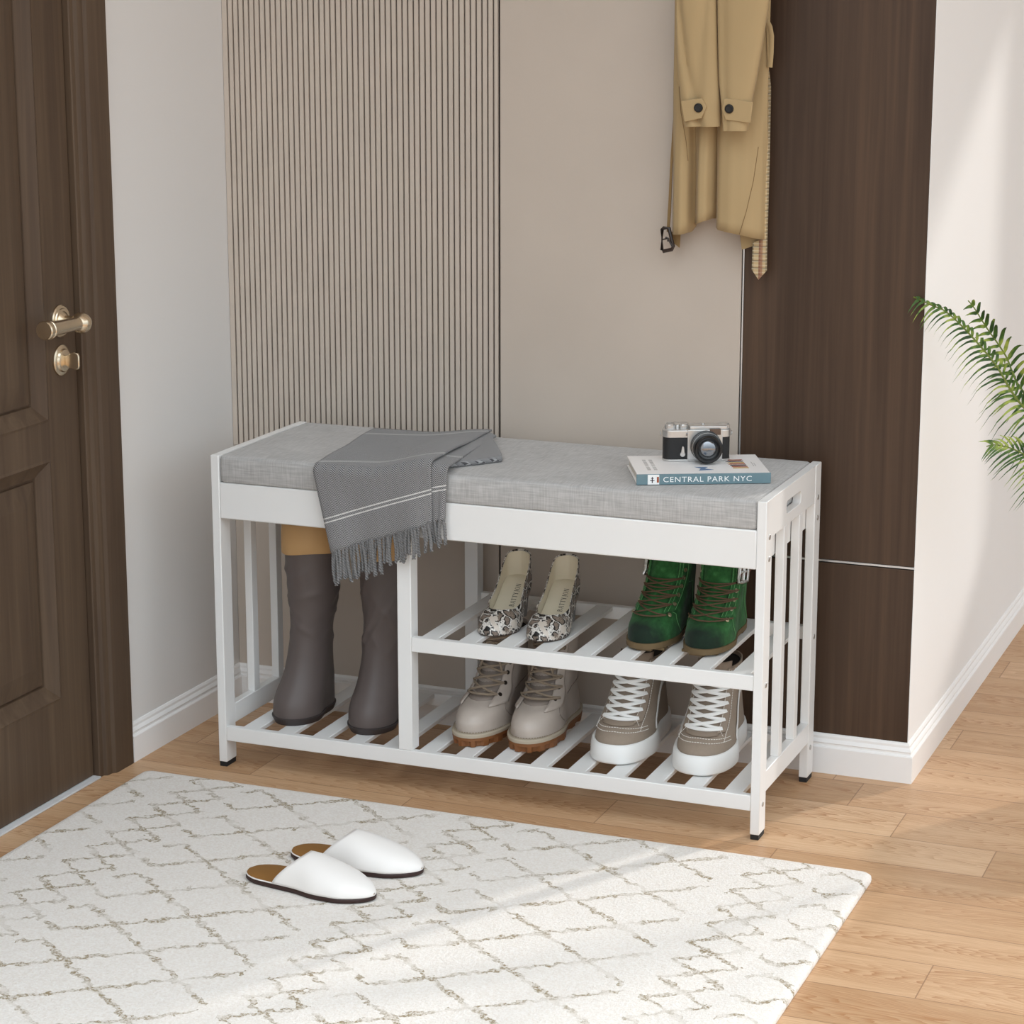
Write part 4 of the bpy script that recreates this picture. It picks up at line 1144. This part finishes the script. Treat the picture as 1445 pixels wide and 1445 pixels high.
MB().loft([stadium(-h-.0003, h+.0003, -CD/2-.0003, CD/2+.0003, .0365), stadium(-h-.0003, h+.0003, -CD/2-.0003, CD/2+.0003, .0470), stadium(-h+.001, h-.001, -CD/2+.001, CD/2-.001, .0480)]).build('top_plate', 'camera_silver', cm, bevel=.0005, angle=40)
MB().box(-.012, h-.006, -CD/2+.0012, CD/2-.003, .0478, .0535).build('viewfinder_housing', 'camera_silver', cm, bevel=.0015)
fp = MB().box(-.0155, .0375, -CD/2-.0020, -CD/2+.002, .0025, .0480).build('front_plate', 'camera_silver', cm, bevel=.0008)
MB().box(.0180, .0345, -CD/2-.0030, -CD/2, .0405, .0500).build('viewfinder_window', 'glass_brown_reflection', cm, bevel=.0005)
MB().box(-.0180, -.0105, -CD/2-.0018, -CD/2, .0395, .0435).build('rangefinder_window', 'glass_front', cm, bevel=.0004)
lx, lz = .0120, .0240
ln = MB().lathe([(.0, 0), (.0235, 0), (.0235, -.004), (.0222, -.0045), (.0222, -.007), (.0230, -.0075), (.0230, -.0125), (.0215, -.013), (.0215, -.016), (.0224, -.0165), (.0224, -.0235), (.0205, -.0245), (.0205, -.029), (.0195, -.0300), (.0175, -.0298), (.0150, -.0265), (.0120, -.0250), (.0, -.0250)], (lx, -CD/2-.0015, lz), (0, 1, 0), 48)
lo = ln.build('lens', 'camera_black', cm, angle=25)
b = MB().lathe([(.0130, -.0253), (.0112, -.0270), (.0080, -.0285), (.0040, -.0292), (.0, -.0294)], (lx, -CD/2-.0015, lz), (0, 1, 0), 32); b.build('lens_glass', 'glass_front', lo)
b = MB().lathe([(.0215, -.0148), (.0226, -.0150), (.0226, -.0158), (.0215, -.0160)], (lx, -CD/2-.0015, lz), (0, 1, 0), 48); b.build('lens_ring', 'camera_silver', lo, angle=25)
# self-timer lever
b = MB(); b.lathe([(0, 0), (.0042, 0), (.0042, -.0022), (.0035, -.003), (0, -.003)], (-.0225, -CD/2, .0115), (0, 1, 0), 18)
b.prism([(-.0255, -CD/2-.0022, .0120), (-.0195, -CD/2-.0022, .0120), (-.0208, -CD/2-.0022, .0225), (-.0225, -CD/2-.0022, .0240), (-.0240, -CD/2-.0022, .0225)], (0, -.0012, 0)); b.build('timer_lever', 'camera_silver', cm, bevel=.0004)
def knob(x, y, z, r, hh, nm, knurl=True):
    b = MB(); n = 40; rings = []
    for zz, k in ((0, 1), (hh*.75, 1), (hh, .82)):
        rings.append([(x+r*k*(1+(.05 if (i % 2 and knurl and zz < hh) else 0))*cos(2*pi*i/n), y+r*k*(1+(.05 if (i % 2 and knurl and zz < hh) else 0))*sin(2*pi*i/n), z+zz) for i in range(n)])
    b.loft(rings); return b.build(nm, 'camera_silver', cm, angle=25)
knob(-.0400, .000, .0478, .0078, .0075, 'rewind_dial'); knob(-.0195, .000, .0478, .0065, .0070, 'speed_dial'); knob(-.0295, -.003, .0478, .0026, .0062, 'shutter_button', False)
knob(.0420, .002, .0478, .0082, .0072, 'rewind_knob'); knob(.0100, .002, .0534, .0025, .002, 'accessory_pin', False)
b = MB(); b.tube([(-.045, .004, .0555), (-.034, .008, .0558), (-.020, .0095, .0556), (-.012, .0095, .0552)], .0014, 6, 0, .5); b.build('wind_lever', 'camera_silver', cm)
for sg in (-1, 1):
    b = MB(); b.tube([(sg*(h+.0028), 0+.0030*cos(a), .0405+.0030*sin(a)) for a in [2*pi*k/12 for k in range(12)]], .0006, 6, closed=True); b.build('strap_lug', 'camera_silver', cm)

# ---------------------------------------------------------------- trench coat
coat = thing('trench_coat', 'beige trench coat hanging on the wall between the beige and dark wood panels', 'coat', (.73, .30, 1.15))
OC = Vector((.73, .30, 1.15))
def cc(a, b, y): return at(900+a/3.523, b/3.523, 1, y)
xtab = [(.6525, .8515, .012), (.6600, .8522, -.006), (.6700, .8535, -.012), (.6775, .8555, -.006), (.6815, .8570, .010), (.6870, .8660, .018), (.6925, .8690, .006), (.7000, .8720, -.012), (.7090, .8760, -.012), (.7165, .8790, .002), (.7205, .8770, .020), (.7255, .8650, .004), (.7320, .8630, -.010), (.7500, .8600, -.015), (.7700, .8564, -.012), (.7830, .8525, -.006), (.7930, .8500, .002), (.7985, .8487, .016)]
def body(u, v):
    k = u*(len(xtab)-1); i = min(int(k), len(xtab)-2); f = k-i
    f2 = f
    x, hz, dy = (lerp(xtab[i][q], xtab[i+1][q], f2) for q in range(3))
    z = lerp(hz, 1.52, v); g = sstep(1.15, .95, z)
    amp = lerp(.25, 1.0, sstep(1.1, .92, z))
    xw = lerp(x, .73+(x-.73)*.86, sstep(.87, 1.1, z)*0+sstep(1.3, 1.52, z))
    return Vector((xw+.002*sstep(.95, 1.2, z)*(1 if x > .73 else .4), .3020+dy*amp, z))-OC
b = MB(); b.grid(body, 68, 40); b.build('coat_body', 'trench_gabardine', coat, angle=80, solid=.0022, off=1)
# turned-up hem corners and lining seen from below
for poly, y, mt in (([(157, 1150), (212, 1165), (207, 1232), (157, 1192)], .3155, 'coat_lining'), ([(505, 1150), (632, 1195), (628, 1205), (517, 1242)], .3185, 'trench_gabardine'),
                    ([(355, 940), (385, 940), (385, 1060), (372, 1080), (355, 1050)], .325, 'coat_lining')):
    b = MB(); b.prism([cc(px, py, y)-OC for px, py in poly], (0, .0018, 0)); b.build('hem_facing', mt, coat, smooth=False)
for pts in ([(205, 430), (215, 560), (240, 700), (250, 800)], [(600, 730), (575, 900), (540, 1050), (505, 1165)]):
    b = MB(); P = []
    for px, py in pts: P.append(cc(px, py, .2835 if px > 400 else .2880)-OC)
    b.tube(P, .0006, 5); b.build('seam', 'coat_seam', coat)
def sleeve(tab, yc, th, nm, cr):
    b = MB(); rings = []; n = 40
    for py, l, r in tab:
        a, c = cc(l, py, yc), cc(r, py, yc); mid = (a+c)/2; hw = (c.x-a.x)/2; ring = []
        for k in range(n):
            q = 2*pi*k/n; sx = cos(q); sy = sin(q)
            dy = sum(am*exp(-((sx-c0-(py-300)*sl)/w_)**2) for c0, sl, am, w_ in cr) if sy < 0 else 0
            z = lerp(a.z, c.z, (sx+1)/2)
            ring.append(Vector((mid.x+hw*(abs(sx)**.85)*(1 if sx > 0 else -1), yc+th*(abs(sy)**.8)*(1 if sy > 0 else -1)+dy, z))-OC)
        rings.append(ring)
    return b.loft(rings, cap=(True, True))
def dense(tab):
    out = []
    for i in range(len(tab)-1):
        for k in range(6): out.append(tuple(lerp(tab[i][q], tab[i+1][q], k/6) for q in range(3)))
    return out+[tab[-1]]
TL = dense([(-950, 200, 380), (-300, 194, 390), (0, 192, 393), (100, 192, 395), (300, 197, 400), (400, 205, 404), (500, 217, 408), (560, 225, 410), (628, 236, 411)])
TR = dense([(-950, 405, 620), (-300, 398, 660), (0, 397, 655), (100, 398, 640), (300, 402, 608), (400, 405, 590), (500, 415, 570), (560, 420, 562), (650, 425, 546)])
sl = sleeve(TL, .268, .0125, 'sleeve', [(-.45, .0012, .006, .16), (.15, -.0010, .004, .2)]).build('sleeve', 'trench_gabardine', coat, angle=60)
sr = sleeve(TR, .266, .0130, 'sleeve', [(-.6, .0003, .003, .2)]).build('sleeve', 'trench_gabardine', coat, angle=60)
for par, poly, but, yc in ((sl, [(214, 502), (300, 490), (318, 489), (342, 532), (316, 588), (231, 607)], (302, 536), .2535), (sr, [(572, 508), (440, 489), (428, 492), (418, 545), (436, 596), (560, 612)], (455, 541), .2510)):
    b = MB(); b.prism([cc(px, py, yc)-OC for px, py in poly], (0, .0028, 0)); b.build('cuff_strap', 'trench_gabardine', par, bevel=.0008)
    c = cc(but[0], but[1], yc)-OC
    b = MB().lathe([(0, 0), (.0066, 0), (.0070, -.0012), (.0064, -.0024), (.0052, -.0026), (.0046, -.0019), (0, -.0017)], c, (0, 1, 0), 24); b.build('button', 'button_black', par, angle=30)
# belt
b = MB(); b.prism([cc(px, py, .312)-OC for px, py in [(192, 345), (198, 350), (190, 620), (172, 820), (163, 1060), (156, 1155), (143, 1152), (152, 1000), (164, 760), (182, 500)]], (0, .002, 0)); bl = b.build('belt', 'coat_lining', coat, smooth=False)
b = MB(); b.tube([cc(px, py, .306)-OC for px, py in [(121, 1140), (128, 1134), (155, 1134), (176, 1226), (170, 1240), (126, 1249), (120, 1243)]], .0030, 8, closed=True); 
b.tube([cc(px, py, .303)-OC for px, py in [(124, 1190), (150, 1186), (172, 1226)]], .0013, 6); b.tube([cc(px, py, .303)-OC for px, py in [(138, 1180), (152, 1186), (150, 1200)]], .0016, 6)
b.build('buckle', 'buckle_brown', bl)
b = MB(); b.prism([cc(px, py, .312)-OC for px, py in [(622, 228), (634, 240), (648, 320), (661, 430), (655, 800), (643, 1200), (641, 1345), (600, 1391), (566, 1340), (572, 1205), (622, 1190), (626, 800), (622, 430)]], (0, .002, 0)); b.build('belt', 'plaid_lining', coat, smooth=False)
b = MB(); P = [(640, 105), (655, 135), (663, 180), (661, 260), (655, 335)]
b.tube([cc(px, py, .300)-OC for px, py in P], .0045, 8, 0, .4, up=(0, 1, 0)); b.tube([cc(px, py, .300)-OC for px, py in [(640, 105), (648, 170), (650, 240), (655, 335)]], .003, 8, 0, .5, up=(0, 1, 0)); b.build('belt_loop', 'trench_gabardine', coat)
# collar above the frame, gathered to the hanging loop
b = MB(); b.lathe([(.052, .355), (.050, .38), (.030, .42), (.014, .45), (.006, .46), (0, .462)], (0, -.012, 0), (0, .001, 1), 20)
P = b.v[:]; b.v = [(x*1.3, -.012+(y+.012)*.35, z) for x, y, z in P]; b.build('collar', 'trench_gabardine', coat)

# ---------------------------------------------------------------- potted palm (pot out of the picture, fronds reach in)
PX, PY = 1.47, .50
palm = thing('potted_palm', 'green feathery palm fronds beside the white wall', 'plant', (PX, PY, 0))
OP = Vector((PX, PY, 0))
MB().lathe([(0, 0), (.095, 0), (.105, .01), (.130, .22), (.138, .235), (.138, .25), (.128, .25), (.122, .225), (0, .222)], (0, 0, .0002), (0, 0, 1), 40).build('pot', 'pot_ceramic', palm, angle=35)
MB().lathe([(.121, .219), (.121, .226), (.06, .231), (0, .229)], (0, 0, 0), (0, 0, 1), 30).build('soil', 'soil', palm)
def bez(P, n):
    out = []; m_ = len(P)
    for i in range(m_-1):
        p0, p1, p2, p3 = P[max(i-1, 0)], P[i], P[i+1], P[min(i+2, m_-1)]
        for k in range(n):
            f = k/n; out.append(.5*((2*p1)+(p2-p0)*f+(2*p0-5*p1+4*p2-p3)*f*f+(3*p1-p0-3*p2+p3)*f**3))
    return out+[P[-1]]
def frond(P, seed, bare, lmax, droop, sideR=1.0, sideL=1.0, up=(0, 0, 1), gap=.0085, spread=.75, fwd=(.45, 1.1), wl=.0024):
    rnd = random.Random(seed); P = [Vector(p) for p in P]; path = bez(P, 24)
    acc = [0]
    for a, b2 in zip(path[:-1], path[1:]): acc.append(acc[-1]+(b2-a).length)
    tot = acc[-1]
    st = MB(); st.tube([p-OP for p in path], [lerp(.0042, .0009, a/tot) for a in acc], 6)
    so = st.build('frond', 'palm_stem', palm)
    b = MB(); d = bare
    def pos(s):
        for i in range(len(acc)-1):
            if acc[i] <= s <= acc[i+1]:
                f = (s-acc[i])/(acc[i+1]-acc[i]); return path[i].lerp(path[i+1], f), (path[i+1]-path[i]).normalized()
        return path[-1], (path[-1]-path[-2]).normalized()
    while d < tot-.004:
        p, tg = pos(d); fr = (d-bare)/(tot-bare)
        sd = tg.cross(Vector(up)).normalized(); un = sd.cross(tg).normalized()
        ln = lmax*(sin(pi*min(1, .25+fr*.70))**.8)
        for sg, sc_ in ((1, sideR), (-1, sideL)):
            L = ln*sc_*rnd.uniform(.85, 1.12); w = wl*rnd.uniform(.85, 1.15)
            dirv = (tg*lerp(fwd[0], fwd[1], fr)+sd*sg*spread*rnd.uniform(.85, 1.15)+un*rnd.uniform(.25, .5)).normalized()
            wn = dirv.cross(un).normalized()
            rows = []; n = 8
            for k in range(n+1):
                t = k/n; c = p+dirv*(L*t)+Vector((0, 0, -droop*L*t*t*rnd.uniform(.95, 1.05)))-un*0
                ww = w*(sin(pi*min(1, .12+.88*(1-(1-t)**1.0)))**.6 if t < 1 else 0)*(1 if t > 0 else .4)
                ww = w*min(1, t*6+.25)*(1-t**2.2)
                nn = dirv.cross(wn)
                rows.append([c+wn*ww-nn*ww*.35-OP, c-OP, c-wn*ww-nn*ww*.35-OP])
            b.loft(rows, closed=False)
        d += gap*rnd.uniform(.85, 1.15)
    b.build('leaflets', 'palm_leaf', so, angle=80)
frond([(1.462, .49, .23), (1.40, .43, .40), (1.29, .375, .530), at(1445, 575, 1, .355), at(1405, 515, 1, .350), at(1365, 468, 1, .345), at(1335, 440, 1, .34), at(1315, 431, 1, .335), at(1298, 423, 1, .33), at(1289, 419, 1, .325)], 1, .30, .070, .9, up=(.35, -.85, .35), gap=.0095, fwd=(.5, 1.2))
frond([(1.475, .51, .23), (1.42, .47, .42), (1.31, .42, .560), at(1452, 560, 1, .40), at(1418, 500, 1, .40), at(1392, 462, 1, .40), at(1375, 435, 1, .40), at(1366, 424, 1, .40)], 2, .34, .085, .55, sideR=1.15, sideL=.6, up=(.1, -1, .1), gap=.0120, fwd=(.15, 1.0), wl=.0030)
frond([(1.465, .485, .23), (1.41, .41, .36), (1.32, .34, .47), at(1462, 652, 1, .30), at(1430, 634, 1, .29), at(1405, 628, 1, .285), at(1392, 630, 1, .28)], 3, .26, .085, .50, up=(0, -.9, .5), gap=.0075, spread=.7, wl=.0021)
frond([(1.48, .52, .23), (1.52, .60, .5), (1.60, .70, .75), (1.72, .80, .88), (1.85, .88, .86)], 4, .30, .12, .5, gap=.012)
frond([(1.48, .49, .23), (1.58, .44, .5), (1.72, .38, .72), (1.88, .33, .78)], 5, .28, .12, .5, gap=.012)
frond([(1.47, .52, .23), (1.44, .62, .55), (1.40, .74, .85), (1.36, .86, 1.0)], 6, .34, .11, .5, gap=.012)

# ---------------------------------------------------------------- light
w = bpy.data.worlds.new('daylight'); SC.world = w; w.use_nodes = True
bg = w.node_tree.nodes['Background']; bg.inputs[0].default_value = (.86, .945, 1.01, 1); bg.inputs[1].default_value = 1.0
wt = w.node_tree; tc = wt.nodes.new('ShaderNodeTexCoord'); sp = wt.nodes.new('ShaderNodeSeparateXYZ'); mr = wt.nodes.new('ShaderNodeMapRange')
wt.links.new(tc.outputs['Generated'], sp.inputs[0]); wt.links.new(sp.outputs[2], mr.inputs[0]); wt.links.new(mr.outputs[0], bg.inputs[1])
for i, q in ((1, 0), (2, .9), (3, .90), (4, 2.95)): mr.inputs[i].default_value = q
sd = bpy.data.lights.new('sun', 'SUN'); sd.energy = 1.55; sd.angle = radians(2.2); sd.color = (1.0, .96, .91)
so = bpy.data.objects.new('sun', sd); C.objects.link(so)
el = radians(24.5); dv = Vector((-.5*cos(el), -.866*cos(el), -sin(el)))
so.rotation_euler = dv.to_track_quat('-Z', 'Y').to_euler(); so.location = (4, 5, 3)

SC.view_settings.view_transform = 'Standard'; SC.view_settings.look = 'None'; SC.view_settings.gamma = 1; SC.view_settings.exposure = .05; SC.view_settings.use_curve_mapping = False
SC.cycles.use_denoising = True; SC.cycles.max_bounces = 8; SC.cycles.diffuse_bounces = 5
